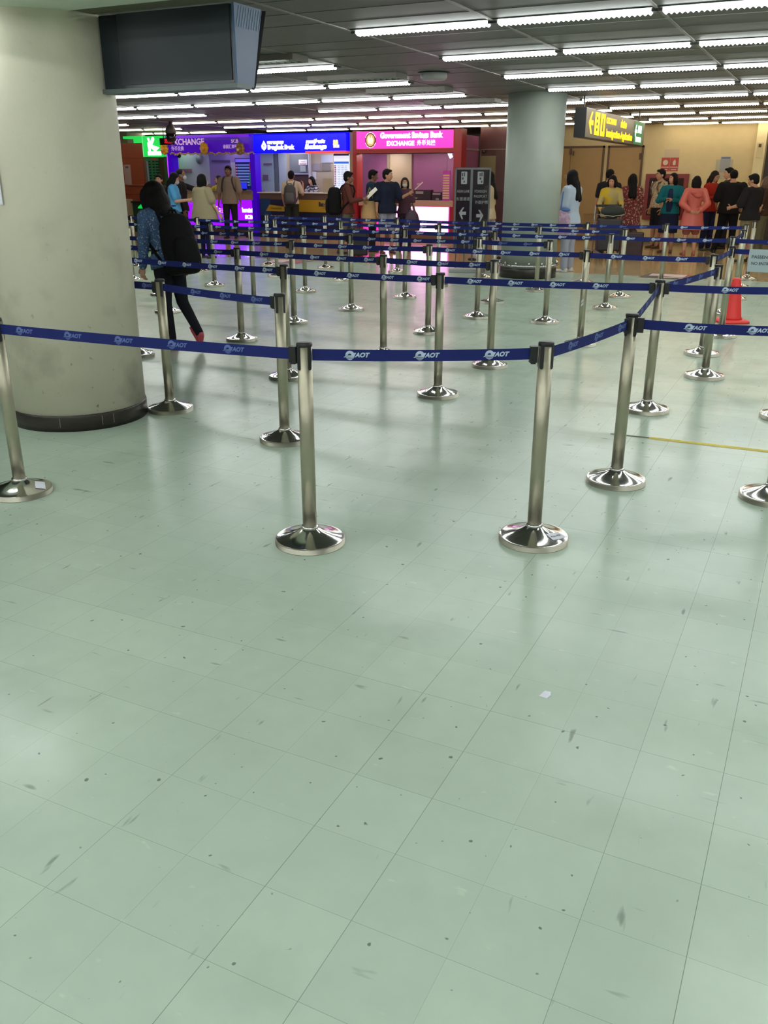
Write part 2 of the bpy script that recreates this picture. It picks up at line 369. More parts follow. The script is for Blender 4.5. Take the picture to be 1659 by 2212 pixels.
# hanging information display beside the pillar
o = thing('hanging_display', 'dark angular information display hanging from the soffit beside the pillar', 'display', (-4.05, 4.47, 2.02))
b = MB(); b.box(0, .94, 0, .12, .01, .40); bevel(b.build('screen_housing', mat('display_black', srgb(26, 36, 44), .25), o), .004)
b = MB(); b.box(.14, .925, -.006, .0, .03, .40); b.build('screen', mat('display_glass', srgb(24, 33, 42), .45), o)
b = MB()
b.add([(.94, 0, 0.0), (.94, .16, 0.0), (.94, .27, .405), (.94, 0, .405), (.955, 0, 0), (.955, .16, 0), (.955, .27, .405), (.955, 0, .405)],
      [(0, 3, 2, 1), (4, 5, 6, 7), (0, 1, 5, 4), (1, 2, 6, 5), (2, 3, 7, 6), (3, 0, 4, 7)])
b.build('side_panel', mat('blue_side_panel', srgb(66, 92, 128), .4), o)
b = MB()
for k in range(10):
    y = .012+.024*k
    b.add([(.9555, y, .39-.10), (.9575, y, .39-.10), (.9575, y+.035, .395), (.9555, y+.035, .395), (.9555, y+.004, .39-.10), (.9575, y+.004, .39-.10), (.9575, y+.039, .395), (.9555, y+.039, .395)], [(1, 2, 6, 5), (0, 3, 2, 1), (4, 5, 6, 7)])
b.build('vent_slots', mat('pale_slots', srgb(120, 146, 170), .4), o)
b = MB(); b.box(-.02, .96, -.012, .13, -.012, .012); b.add([(.94, .13, -.012), (.957, .16, -.012), (.957, .17, .0), (.94, .14, 0)], [(0, 1, 2, 3)]); b.build('bottom_frame', mat('grey_display_trim', srgb(84, 96, 96), .4), o)
b = MB(); b.add([(0, .12, 0), (.94, .16, 0), (.955, .28, .40), (0, .24, .40), (0, .14, .02), (.955, .175, 0), (.97, .29, .40), (0, .26, .40)],
                [(0, 1, 2, 3), (7, 6, 5, 4), (1, 5, 6, 2), (0, 4, 5, 1), (3, 2, 6, 7), (0, 3, 7, 4)]); b.build('rear_screen', M_BLACK, o)

# ------------------------------------------------------------------ ceiling lights
def make_light(m):
    o = link('ceiling_light', None); W_ = .030
    b = MB(); b.box(-.635, .635, -.11, .11, -.008, 0); b.box(-.655, -.615, -.05, .05, -.026, 0); b.box(.615, .655, -.05, .05, -.026, 0)
    b.build('housing', M_FRAME, o)
    b = MB(); b.box(-.615, .615, -W_, W_, -.030, -.008)
    for i in range(31):
        x = -.6+i*1.2/30; b.add([(x-.014, -W_, -.030), (x+.014, -W_, -.030), (x+.014, W_, -.030), (x-.014, W_, -.030), (x, -W_, -.042), (x, W_, -.042)], [(0, 1, 4), (3, 5, 2), (0, 4, 5, 3), (1, 2, 5, 4)])
    b.build('diffuser', m, o)
    return o
L_COOL = make_light(M_LAMP); L_WARM = make_light(M_LAMPW)
used = {}
def strip(x, y, warm, label, group, z=CEIL):
    src = L_WARM if warm else L_COOL
    o = src if not used.get(warm) else copy_tree(src)
    used[warm] = True; o.location = (x, y, z); tag(o, label, 'ceiling light', group); return o
ordn = ['nearest', 'second', 'third', 'fourth', 'fifth', 'sixth', 'seventh', 'eighth', 'ninth', 'tenth', 'eleventh', 'twelfth', 'thirteenth']
rows = [7.75, 9.75, 11.78, 13.75, 15.72, 17.75, 19.7, 21.6, 23.5]
def colx(c): return -1.475+1.315*c+.6575
for r, y in enumerate(rows):                      # right hand block of rows, seen up to the frame edge
    for c in range(-2, 4):
        if r == 8 and c > 0: continue
        strip(colx(c), y, r >= 5, None, None)
lrows = {9.9: (-4, -6), 11.95: (-4, -9), 14.05: (-4, -9), 16.2: (-3, -10), 18.33: (-3, -12), 20.4: (-3, -14), 22.4: (-3, -14)}
for y, (c1, c0) in lrows.items():                 # left hand block
    for c in range(c0, c1+1):
        x = colx(c)
        if y == 16.2 and c in (-8, -7): continue
        if y == 18.33 and c == -11: continue
        if y > 20 and c == -11: continue
        if abs(x+4.476) < 1.2 and y < 15.2: continue
        strip(x-.02, y, y > 17, None, None)
for y in (5.75, 4.1, 1.75, -.25, -2.25, -4.25):             # lamps over and behind the photographer
    for c in range(-7, 6):
        x = colx(c)
        if y == 4.1 and x < 0: continue
        if y == 5.75 and x < -.9: continue
        strip(x, y, False, None, None)
strip(-5.05, 3.75, False, None, None, 2.42)
# name every lamp by its row and the neighbours along it
lamps = [o for o in bpy.data.objects if o.name.startswith('ceiling_light') and o.parent is None]
ords = 'first second third fourth fifth sixth seventh eighth ninth tenth eleventh twelfth thirteenth fourteenth fifteenth sixteenth'.split()
byrow = {}
for o in lamps:
    if o.location.y < 7 or o.location.z < 2.6: continue
    byrow.setdefault((o.location.x > -4.0, round(o.location.y, 2)), []).append(o)
for blk in (True, False):
    for i, k in enumerate(sorted(k for k in byrow if k[0] == blk)):
        for n, o in enumerate(sorted(byrow[k], key=lambda q: -q.location.x)):
            tag(o, '%s ceiling strip, %s block, %s row from camera, %s from right end' % ('warm white' if k[1] > 17 else 'cool white', 'right' if blk else 'left', ords[i], ords[n]), 'ceiling light', 'lit ceiling strips in rows')
for o in lamps:
    if o.location.y < 7: tag(o, 'lit strip in the low soffit above the foreground pillar' if o.location.z < 2.6 else 'cool white ceiling strip overhead, nearer than the front of the photo', 'ceiling light', None if o.location.z < 2.6 else 'ceiling strips behind the viewpoint')
# unlit louvre fixtures
for i, (x, y, lab) in enumerate(((-5.98, 8.9, 'grey louvred fitting, partly lit, right of the hanging display'), (-5.76, 10.95, 'unlit grey louvred fitting, nearest of the dark ones'), (-5.9, 12.85, 'unlit grey louvred fitting, between two lit strips, middle one'), (-5.93, 15.05, 'unlit grey louvred fitting just left of the middle pillar'))):
    o = thing('ceiling_light', lab, 'ceiling light', (x, y, CEIL), 0, None if i == 0 else 'unlit louvred ceiling fittings')
    b = MB(); b.box(-.62, .62, -.16, -.15, -.06, 0); b.box(-.62, .62, .15, .16, -.06, 0); b.box(-.63, -.62, -.16, .16, -.06, 0); b.box(.62, .63, -.16, .16, -.06, 0); b.build('housing', M_TRACK, o)
    b = MB()
    for k in range(15): xx = -.58+k*1.16/14; b.box(xx-.004, xx+.004, -.15, .15, -.055, -.005)
    b.box(-.62, .62, -.004, .004, -.055, -.005); b.build('louver', M_LOUV, o)
    b = MB(); b.box(-.62, .62, -.15, .15, -.004, -.001); b.build('reflector', mat('unlit_reflector', srgb(190, 196, 192), .3, .3), o)
    if i == 0: b = MB(); b.box(-.6, .45, -.05, .05, -.022, -.006); b.build('tube', mat('dim_tube', (1, 1, 1, 1), emit=2.5), o)
o = thing('smoke_detector', 'round white smoke detector on the dark ceiling', 'smoke detector', (-4.75, 11.08, CEIL))
b = MB(); b.lathe([(.165, 0), (.165, -.06), (.14, -.085), (.05, -.09)], n=32); b.build('housing', mat('detector_grey', srgb(150, 148, 146), .5), o)
b = MB(); b.lathe([(.2, -.004), (.2, -.012)], n=32); b.build('mounting_plate', M_BLACK, o)
o = thing('dome_camera', 'dark pendant dome camera hanging in front of the purple booth sign', 'camera', (-14.44, 18.0, CEIL))
b = MB(); b.lathe([(.03, 0), (.035, -.06), (.08, -.1), (.12, -.17), (.125, -.26)], n=28); b.build('housing', mat('camera_grey', srgb(66, 60, 58), .5), o)
b = MB(); b.lathe([(.115, -.26), (.12, -.36), (.1, -.42), (.05, -.45)], n=28); b.build('dome', mat('camera_dome', srgb(18, 18, 20), .1), o)

# ------------------------------------------------------------------ belt barriers
HP = .904
def logo(mb, s0, zc, P, worn, flip):
    """airport mark and AOT lettering along the belt at distance s0"""
    mi = 2 if worn else 1
    def T(pts, off, m_): mb.add([P(s0+x, zc+y, off) for x, y in pts], [tuple(range(len(pts)))], m_)
    T(circle(.0195, 24), .0008, mi)
    T([(-.0275, -.0085), (-.010, .004), (.0, -.0085)], .0008, mi)
    T([(.006, -.003), (.019, -.003), (.027, .011), (.012, .011)], .0009, mi)
    T([(-.009, .0), (-.006, .0065), (-.0015, .0065), (.0005, .0095), (.003, .0055), (.0065, .0055), (.005, .0)], .0016, 0)
    for k in (-.0075, -.0115, -.0155):
        w_ = math.sqrt(max(.0195**2-k*k, 0)); T([(-w_, k-.0007), (w_, k-.0007), (w_, k+.0007), (-w_, k+.0007)], .0016, 0)
    vs, fs = text_geo('AOT', .026, .0012, .3, 0, 'LEFT')
    mb.add([P(s0+.022+x*1.02, zc+.001+y, .0009) for x, y, z in vs], fs, mi)
POST = {}
LNAME = {}; NUM = {}
def build_post_proto():
    o = link('barrier_post', None)
    b = MB(); b.lathe([(.1565, 0), (.1575, .003), (.1575, .003), (.1575, .0255), (.1575, .0255), (.1535, .0290)], n=56); b.build('base_rim', M_RIM, o)
    b = MB(); b.lathe([(.1540, .012), (.1540, .0288), (.1540, .0288), (.149, .0295), (.142, .0305), (.10, .043), (.062, .058), (.045, .068), (.040, .072), (.0335, .078)], n=56); b.build('base', M_CHROME, o)
    b = MB(); b.lathe([(.0395, .068), (.039, .080), (.0355, .084)], n=32); b.build('collar', M_CHROME, o)
    b = MB(); b.lathe([(.0315, .07), (.0315, HP-.013)], n=40); b.build('pole', M_STEEL, o)
    b = MB(); b.lathe([(.0335, -.016), (.0338, -.006), (.0315, -.001), (.012, 0)], (0, 0, HP), 32)
    for k in range(4):
        mt = Matrix.Rotation(R(45+90*k), 4, 'Z')
        b.box(.0305, .0335, -.0085, .0085, HP-.105, HP-.012, 0, mt)
        b.add([(.0335, .0085*math.cos(math.pi*i/8), HP-.105-.0085*math.sin(math.pi*i/8)) for i in range(9)]+[(.0305, .0085*math.cos(math.pi*i/8), HP-.105-.0085*math.sin(math.pi*i/8)) for i in range(9)],
              [tuple(range(9))]+[(i, i+9, i+10, i+1) for i in range(8)], 0, False, mt)
    b.build('post_head', M_BLACK, o)
    return o
PROTO = build_post_proto(); first = [True]
def post(key, x, y, label, rot=0):
    o = PROTO if first[0] else copy_tree(PROTO); first[0] = False
    o.location = (x, y, 0); o.rotation_euler = (0, 0, 0); tag(o, label, 'barrier post', 'belt barrier posts')
    for c in o.children:
        if c.name.startswith('post_head'): c.rotation_euler = (0, 0, rot)
    POST[key] = o; return o
def belt(a, bk, worn=0, start=.12, name='belt', clip=True, dz=0.0, sag=.006, both=False, label=None):
    """belt pulled out of post a and clipped to post (or point) bk; a part of post a"""
    A = POST[a].location.copy(); B = POST[bk].location.copy() if isinstance(bk, str) else Vector((bk[0], bk[1], 0))
    d = (B-A); D = d.length; d.normalize(); nrm = Vector((d.y, -d.x, 0))
    if nrm.dot(-A) < 0: nrm = -nrm; rev = True
    else: rev = False
    s1 = .032; s2 = D-.066; zt, zb = .876+dz, .828+dz
    def P(s, z, off): t = (s-s1)/(s2-s1); zz = z-sag*4*t*(1-t); q = d*s+nrm*off; return (q.x, q.y, zz)
    mb = MB(); n = 10
    for i in range(n):
        a0 = s1+(s2-s1)*i/n; a1 = s1+(s2-s1)*(i+1)/n
        mb.quad(P(a0, zb, .0004), P(a1, zb, .0004), P(a1, zt, .0004), P(a0, zt, .0004)); mb.quad(P(a0, zt, -.0004), P(a1, zt, -.0004), P(a1, zb, -.0004), P(a0, zb, -.0004))
    left = (A.x*math.cos(yaw)+A.y*math.sin(yaw)) < (B.x*math.cos(yaw)+B.y*math.sin(yaw))
    s = start
    while s < s2-.09:
        if left: Pf = P; s0 = s
        else: Pf = (lambda q, z, off, k=s: P(2*k-q, z, off)); s0 = s
        logo(mb, s0, (zt+zb)/2, Pf, worn, False); s += .294
    o = link('barrier_belt', None, None, (A.x, A.y, 0)); mb.build('belt', [M_BELT, M_PRINT, M_PRINT2], o)
    la, lb = LNAME[a], (LNAME[bk] if isinstance(bk, str) else 'beyond the right edge')
    tag(o, label or (('blue printed belt between posts %s and %s of the %s' % (NUM[a], NUM[bk], RS[a[0]])) if isinstance(bk, str) and a[0] == bk[0] and a not in SHORT and bk not in SHORT else ('blue printed belt from %s to %s' % (la, lb))), 'barrier belt', 'blue barrier belts')
    c = MB(); mt = Matrix.Translation((0, 0, 0)) @ Matrix(((d.x, nrm.x, 0, 0), (d.y, nrm.y, 0, 0), (0, 0, 1, 0), (0, 0, 0, 1)))
    c.box(D-.068, D-.036, -.014, .014, zb-.012, zt+.008, 0, mt); c.box(D-.062, D-.042, -.012, .012, zb-.018, zb-.012, 0, mt); c.box(D-.036, D-.0345, -.011, .011, zb-.004, zt+.004, 0, mt)
    c.build('belt_clip', M_BLACK, o)
    if both:
        c = MB(); c.box(.0315, .062, -.014, .014, zb-.018, zt+.008, 0, mt); c.build('belt_clip', M_BLACK, o)
    return o
PR = {
 '0': [(-3.608, 3.045), (-1.910, 3.140), (-1.011, 3.613), (-0.852, 4.598), (-0.076, 4.691)],
 'H': [(-5.35, 4.98), (-4.023, 4.775), (-2.890, 4.486)],
 'G': [(-7.15, 6.35), (-5.605, 6.254), (-3.848, 6.056), (-2.501, 6.026), (-0.998, 6.261), (-0.112, 6.475)],
 'I': [(-0.777, 7.610)],
 'F': [(-6.85, 7.42), (-5.213, 7.365), (-3.560, 7.249), (-2.518, 7.233)],
 'E': [(-8.6, 8.62), (-7.152, 8.594), (-5.325, 8.555), (-3.702, 8.608), (-2.077, 8.615), (-0.932, 8.633)],
 'J': [(-0.893, 9.767)],
 'D': [(-8.3, 9.88), (-6.738, 9.846), (-5.236, 9.757), (-3.613, 9.842), (-2.788, 9.841)],
 'C': [(-9.9, 11.12), (-8.285, 11.086), (-6.679, 11.058), (-5.129, 11.101), (-3.896, 11.178), (-2.432, 11.259), (-1.052, 11.412)],
 'K': [(-1.074, 12.944)],
 'B': [(-12.9, 12.9), (-11.333, 12.839), (-9.765, 12.695), (-8.178, 12.652), (-6.933, 12.614), (-5.269, 12.603), (-3.744, 12.637), (-2.522, 12.504)],
 'A': [(-9.348, 14.191), (-8.117, 14.174), (-6.677, 14.136), (-5.04, 13.93), (-3.39, 13.97), (-2.25, 14.15), (-1.173, 14.494)],
 'L': [(-1.151, 15.669)]}
RL = {'0': 'nearest belt row', 'H': 'short row beside the foreground pillar', 'G': 'second long belt row', 'F': 'third long belt row', 'E': 'fourth long belt row',
      'D': 'fifth long belt row', 'C': 'sixth long belt row', 'B': 'seventh long belt row', 'A': 'farthest belt row'}
SPECIAL = {'00': 'chrome queue post at the left frame edge with a white sticker on its base', '01': 'chrome queue post, left of the two nearest in the middle foreground',
 '02': 'chrome queue post with a lettered sticker on its base, right foreground', '03': 'chrome queue post where a slanting belt meets the right belt, chipped base rim',
 '04': 'chrome queue post mostly outside the right frame edge, only its base shows', 'H1': 'chrome queue post standing against the foreground pillar baseboard',
 'H2': 'chrome queue post ending the short belt beside the foreground pillar', 'H0': 'chrome queue post hidden behind the foreground pillar, short row',
 'I0': 'chrome queue post at the top end of the slanting right belt', 'J0': 'chrome queue post directly left of the orange cone, holding the paper sign belt',
 'K0': 'chrome queue post behind the orange cone, its base right of the cone', 'L0': 'farthest chrome queue post on the right, behind the no entry sheet',
 'E4': 'chrome queue post with a torn white sticker halfway up its pole', 'D4': 'chrome queue post ending the fifth belt row, white label on its base',
 'G4': 'chrome queue post with black clips on both sides, second row, right', 'G1': 'chrome queue post just behind the foreground pillar, only its base shows'}
RS = {'0': 'nearest row', 'H': 'pillar row', 'G': 'second row', 'F': 'third row', 'E': 'fourth row', 'D': 'fifth row', 'C': 'sixth row', 'B': 'seventh row', 'A': 'farthest row'}
SHORT = {'00': 'the left edge post', '01': 'the front left post', '02': 'the front right post', '03': 'the right corner post', '04': 'the right edge post',
         'I0': 'the slanting belt post', 'J0': 'the cone side post', 'K0': 'the post behind the cone', 'L0': 'the far right post', 'H1': 'the post against the pillar'}
names = ['first', 'second', 'third', 'fourth', 'fifth', 'sixth', 'seventh', 'eighth']
for r_, l in PR.items():
    for i, (x, y) in enumerate(l):
        k = r_+str(i)
        NUM[k] = ['one', 'two', 'three', 'four', 'five', 'six', 'seven', 'eight'][i]
        LNAME[k] = SHORT.get(k) or 'post %s of the %s' % (['one', 'two', 'three', 'four', 'five', 'six', 'seven', 'eight'][i], RS[r_])
        rot = {'01': R(26), '02': R(34)}.get(k, R(random.uniform(0, 90)))
        post(k, x, y, SPECIAL.get(k) or 'chrome queue post, %s from the left in the %s' % (names[i], RL[r_]), rot)
for a, c, worn, st, *bc in [('00', '01', 1, .15), ('01', '02', 0, .19), ('02', '03', 1, .25), ('03', '04', 0, .28, 1),
    ('03', 'G4', 1, .2), ('H0', 'H1', 1, .3), ('H1', 'H2', 1, .35),
    ('G0', 'G1', 0, .2), ('G1', 'G2', 0, .1), ('G2', 'G3', 0, .3), ('G3', 'G4', 0, .22), ('G4', 'G5', 0, .42, 1), ('G4', 'I0', 1, .3),
    ('F0', 'F1', 0, .2), ('F1', 'F2', 0, .3), ('F2', 'F3', 0, .25), ('E0', 'E1', 0, .2), ('E1', 'E2', 0, .15), ('E2', 'E3', 0, .3), ('E3', 'E4', 0, .2), ('E4', 'E5', 0, .25),
    ('E5', 'J0', 1, .25), ('D0', 'D1', 0, .2), ('D1', 'D2', 0, .2), ('D2', 'D3', 0, .25), ('D3', 'D4', 1, .25),
    ('C0', 'C1', 0, .15), ('C1', 'C2', 0, .1), ('C2', 'C3', 0, .2), ('C3', 'C4', 0, .18), ('C4', 'C5', 0, .25), ('C5', 'C6', 0, .2), ('C6', 'K0', 1, .2),
    ('B0', 'B1', 0, .2), ('B1', 'B2', 0, .25), ('B2', 'B3', 0, .2), ('B3', 'B4', 0, .15), ('B4', 'B5', 0, .2), ('B5', 'B6', 0, .25), ('B6', 'B7', 0, .2),
    ('A0', 'A1', 1, .2), ('A1', 'A2', 0, .25), ('A2', 'A3', 1, .2), ('A3', 'A4', 0, .2), ('A4', 'A5', 1, .2), ('A5', 'A6', 0, .22)]:
    belt(a, c, worn, st, both=bool(bc))
belt('J0', (.9, 9.55), 0, 5); belt('C6', (1.2, 11.3), 1, .4)
for o_ in POST.values(): pass
# stickers on the bases
def sticker(pk, ang, r, w_, h_, rot, txt=None):
    p_ = POST[pk]; zc = .0305+(.142-r)*(.043-.0305)/.042+.0014; slope = math.atan((.043-.0305)/.042)
    mt = Matrix.Rotation(ang, 4, 'Z') @ Matrix.Translation((r, 0, zc)) @ Matrix.Rotation(slope, 4, 'Y') @ Matrix.Rotation(rot, 4, 'Z')
    b = MB(); b.box(-w_/2, w_/2, -h_/2, h_/2, 0, .0006, 0, mt)
    if txt: put_text(b, txt, (0, 0, 0), .018, None, 1, mt @ Matrix.Translation((0, 0, .0008)), bold=.0004, extrude=0)
    o = b.build('sticker', [M_WHITE, M_DARKTXT], p_); o['label'] = 'white sticker on the base'
sticker('00', R(25), .105, .085, .05, R(115)); sticker('02', R(-6), .105, .08, .048, R(68), 'Aisa-408'); sticker('D4', R(-10), .105, .08, .045, R(60))
b = MB(); 
for z in (.42, .385): b.add([(.0325*math.cos(R(a)), .0325*math.sin(R(a)), z+dz+(a+90)*.0006) for dz in (0, .022) for a in (-110, -90, -70)], [(0, 1, 4, 3), (1, 2, 5, 4)], 0)
b.build('sticker', M_WHITE, POST['E4'])['label'] = 'torn white sticker on the pole'

# ------------------------------------------------------------------ small things on the floor
o = thing('traffic_cone', 'orange red traffic cone between the queue posts on the right', 'cone', (-.90, 10.85, 0), R(26))
M_CONE = mat('cone_red', srgb(222, 52, 48), .5)
b = MB(); b.loft([(0, 0, .0, .175, .175), (0, 0, .02, .175, .175), (0, 0, .035, .155, .155)], n=40, sq=.45); b.build('base', M_CONE, o)
b = MB(); b.lathe([(.118, .03), (.105, .06), (.048, .46), (.040, .485), (.03, .49)], n=32); b.build('body', M_CONE, o)
b = MB()
def floor_strip(b, p0, p1, wd, z, mi=0):
    p0 = Vector((p0[0], p0[1], z)); p1 = Vector((p1[0], p1[1], z)); d = (p1-p0).normalized(); n_ = Vector((-d.y, d.x, 0))*wd/2
    b.quad(p0-n_, p1-n_, p1+n_, p0+n_, mi=mi)
floor_strip(b, (-.85, 5.56), (.6, 5.60), .05, .0012)
tag(b.build('floor_tape', mat('yellow_tape', srgb(196, 178, 44), .6, vary=.2, vscale=25)), 'thin yellow tape line on the green floor at the right', 'floor tape')
b = MB(); floor_strip(b, (-1.09, 5.545), (-.85, 5.56), .03, .001)
tag(b.build('tape_residue', mat('dark_residue', srgb(84, 88, 68), .8)), 'dark adhesive residue left of the yellow floor tape', 'tape residue')
b = MB(); floor_strip(b, (-.06, 6.1), (-.06, 5.78), .012, .001); floor_strip(b, (-.06, 5.78), (.1, 5.78), .012, .001)
tag(b.build('tape_residue', MATS['dark_residue']), 'thin dark corner mark on the floor beyond the yellow tape', 'tape residue')
b = MB(); b.quad((-.612, 2.375, .001), (-.585, 2.372, .001), (-.578, 2.392, .003), (-.584, 2.415, .001), (-.603, 2.412, .002))
tag(b.build('paper_scrap', M_WHITE), 'small white paper scrap on the green floor in the foreground', 'paper scrap')
b = MB(); b.quad((-9.9, 14.75, .002), (-9.02, 14.63, .002), (-9.07, 15.4, .002), (-9.97, 15.4, .002)); b.quad((-9.8, 14.85, .003), (-9.45, 14.8, .003), (-9.5, 15.3, .006), (-9.88, 15.3, .006), mi=1); b.quad((-9.35, 14.78, .003), (-9.12, 14.74, .003), (-9.15, 15.3, .006), (-9.38, 15.3, .006), mi=2)
tag(b.build('floor_sticker', [mat('sticker_grey', srgb(110, 96, 92), .5), mat('sticker_pale', srgb(206, 180, 176), .5), mat('sticker_red', srgb(150, 60, 50), .5)]), 'worn red and white floor sticker left of centre, behind the belts', 'floor sticker')
b = MB(); b.quad((-2.78, 15.23, .003), (-1.88, 15.14, .003), (-1.88, 15.95, .003), (-2.75, 16.0, .003)); b.quad((-2.68, 15.55, .006), (-2.1, 15.5, .006), (-2.1, 15.9, .006), (-2.68, 15.92, .006), mi=1); b.quad((-2.5, 15.32, .006), (-2.1, 15.3, .006), (-2.1, 15.42, .006), (-2.5, 15.44, .006), mi=1); b.quad((-2.08, 15.2, .006), (-1.92, 15.18, .006), (-1.92, 15.9, .006), (-2.08, 15.9, .006), mi=2)
tag(b.build('floor_sticker', [mat('sticker_dark', srgb(60, 50, 40), .5), MATS['sticker_pale'], MATS['sticker_red']]), 'dark bordered floor sticker on the right, before the waiting passengers', 'floor sticker')
o = thing('paper_sign', 'white laminated sheet hung on the belt, passengers no entry, right edge', 'sign', (-.72, 9.66, .672), R(-7.0))
b = MB(); b.box(0, .30, -.004, .0, 0, .215); b.build('sheet', mat('sheet_pale_blue', srgb(168, 184, 186), .3), o)
b = MB(); put_text(b, 'PASSENGER', (.145, -.006, .142), .04, .235, bold=.0006, extrude=.0003); put_text(b, 'NO ENTRY', (.125, -.006, .08), .04, .185, bold=.0006, extrude=.0003); b.build('lettering', M_DARKTXT, o)

# two panel lane direction sign
o = thing('lane_sign', 'grey framed double lane sign with white arrows, left of the middle pillar', 'sign', (-5.86, 14.72, 0), R(26.1-8))
M_SFR = mat('sign_frame_grey', srgb(104, 106, 108), .35, .6); M_SPN = mat('sign_panel_dark', srgb(38, 34, 42), .12, alpha=.82)
b = MB(); b.box(-.08, .53, -.18, .30, 0, .06); bevel(b.build('base', mat('sign_base_grey', srgb(158, 160, 156), .5), o), .01)
b = MB()
for x in (.02, .165, .30, .50): b.box(x-.011, x+.011, .04, .06, .06, .72)
b.build('stand_poles', M_SFR, o)
b = MB(); b.box(-.03, .0, .03, .07, .30, 1.69); b.box(.55, .575, .03, .07, .30, 1.68); b.box(-.03, .575, .03, .07, 1.66, 1.69); b.box(.235, .275, .03, .07, .30, 1.66); b.box(-.03, .575, .03, .07, .30, .33); b.build('frame', M_SFR, o)
M_ST = mat('sign_white', srgb(158, 158, 158), .6)
for x0, x1, l1, l2, l3, sgn in ((0, .235, 'ASEAN LANE', None, '东盟通道', -1), (.275, .55, 'FOREIGN', 'PASSPORT', '外国护照', 1)):
    b = MB(); b.box(x0, x1, .045, .055, .33, 1.66); b.build('panel', M_SPN, o)
    xm = (x0+x1)/2; b = MB()
    poly(b, [(-.042, -.1), (.042, -.1), (.05, -.09), (.05, .09), (.042, .1), (-.042, .1), (-.05, .09), (-.05, -.09)], (xm-.01*sgn, .043, 1.53))
    if l2: put_text(b, l1, (xm, .043, 1.315), .06, .2, extrude=.001); put_text(b, l2, (xm, .043, 1.235), .06, .22, extrude=.001); put_text(b, l3, (xm+.02, .043, 1.14), .055, extrude=.001)
    else: put_text(b, l1, (xm, .043, 1.315), .06, .21, extrude=.001); put_text(b, l3, (xm, .043, 1.19), .058, extrude=.001)
    a = [(-.062, 0), (.0, .09), (.03, .09), (-.012, .022), (.06, .022), (.06, -.03), (-.012, -.03), (.012, -.1), (-.012, -.1)]
    poly(b, [(-x*sgn*1.0, y) for x, y in a][::(1 if sgn < 0 else -1)] if sgn < 0 else [(-x, y) for x, y in a][::-1], (xm, .043, .97 if sgn < 0 else .93))
    b.build('lettering', M_ST, o)
    b = MB(); put_text(b, '印章', (xm, .039, 1.58), .05, .06, extrude=.0005) if False else None
    for (ux, uz, uw, uh) in ((-.02, .05, .02, .05), (.012, .055, .02, .06), (-.012, -.01, .03, .035), (.012, -.06, .022, .03)):
        b.box(xm+ux-uw/2, xm+ux+uw/2, .038, .0395, 1.53+uz-uh/2, 1.53+uz+uh/2)
    b.build('pictogram', M_DARKTXT, o)

# ------------------------------------------------------------------ hanging direction sign on the right
o = thing('hanging_sign', 'long dark hanging direction sign with yellow lit lettering and a green exit panel', 'sign', (-3.93, 14.8, 2.13))
b = MB(); b.box(0, .18, .0, 4.75, 0, .43); bevel(b.build('housing', mat('sign_housing', srgb(72, 66, 60), .4), o), .006)
b = MB(); b.box(.0, .18, -.012, 0, .0, .43); b.build('end_cap', M_BLACK, o)
b = MB(); b.box(.03, .05, .35, .38, .43, .62); b.box(.13, .15, 4.3, 4.33, .43, .62); b.build('hanger', M_BLACK, o)
SIDE = Matrix.Rotation(R(90), 4, 'Z') @ FRONT                 # text plane facing +X, reading towards +Y
M_YEL = mat('lit_yellow', srgb(255, 190, 0), .5, emit=1.5, ecol=srgb(255, 196, 0)); M_GRN = mat('lit_green', srgb(10, 120, 60), .5, emit=.45, ecol=srgb(10, 130, 70)); M_WLIT = mat('lit_white_lettering', (1, 1, 1, 1), .5, emit=1.6)
b = MB()
poly(b, [(-.13, 0), (.02, .16), (.1, .16), (.0, .035), (.16, .035), (.16, -.035), (.0, -.035), (.1, -.16), (.02, -.16)], (.182, .30, .225), mtx=SIDE)
poly(b, [(-.16, -.17), (.16, -.17), (.16, .17), (-.16, .17)], (.182, .72, .225), mtx=SIDE)
poly(b, [(-.15, -.17), (.15, -.17), (.15, -.1), (-.05, -.1), (-.05, .1), (.15, .1), (.15, .17), (-.15, .17)], (.182, 1.12, .225), mtx=SIDE)
poly(b, [(.05, -.17), (.15, -.17), (.15, .17), (.05, .17)], (.182, 1.12, .225), mtx=SIDE)
put_text(b, 'ตรวจคน', (.182, 1.75, .315), .15, .75, mtx=SIDE, bold=.006); put_text(b, 'เข้าเมือง', (.182, 2.75, .30), .15, .5, mtx=SIDE, bold=.006)
put_text(b, 'Immigration-Application', (.182, 2.5, .115), .17, 2.15, mtx=SIDE, bold=.006); b.build('lettering', M_YEL, o)
b = MB()
for k in range(3): b.ell((.184, .72, .31-.085*k), (.004, .05, .03), n=10, m=6)
b.build('pictogram', M_BLACK, o)
b = MB(); b.box(.18, .186, 3.72, 4.55, .015, .415); b.build('exit_panel', M_GRN, o)
b = MB()
poly(b, [(-.1, 0), (.0, .12), (.05, .12), (-.02, .03), (.1, .03), (.1, -.03), (-.02, -.03), (.05, -.12), (0, -.12)], (.188, 3.87, .24), mtx=SIDE)
poly(b, [(-.17, -.06), (.17, -.06), (.17, .07), (-.17, .07)], (.188, 4.22, .28), mtx=SIDE); put_text(b, 'ทางออก', (.188, 4.15, .105), .14, .5, mtx=SIDE, bold=.006)
b.build('exit_lettering', M_WLIT, o)

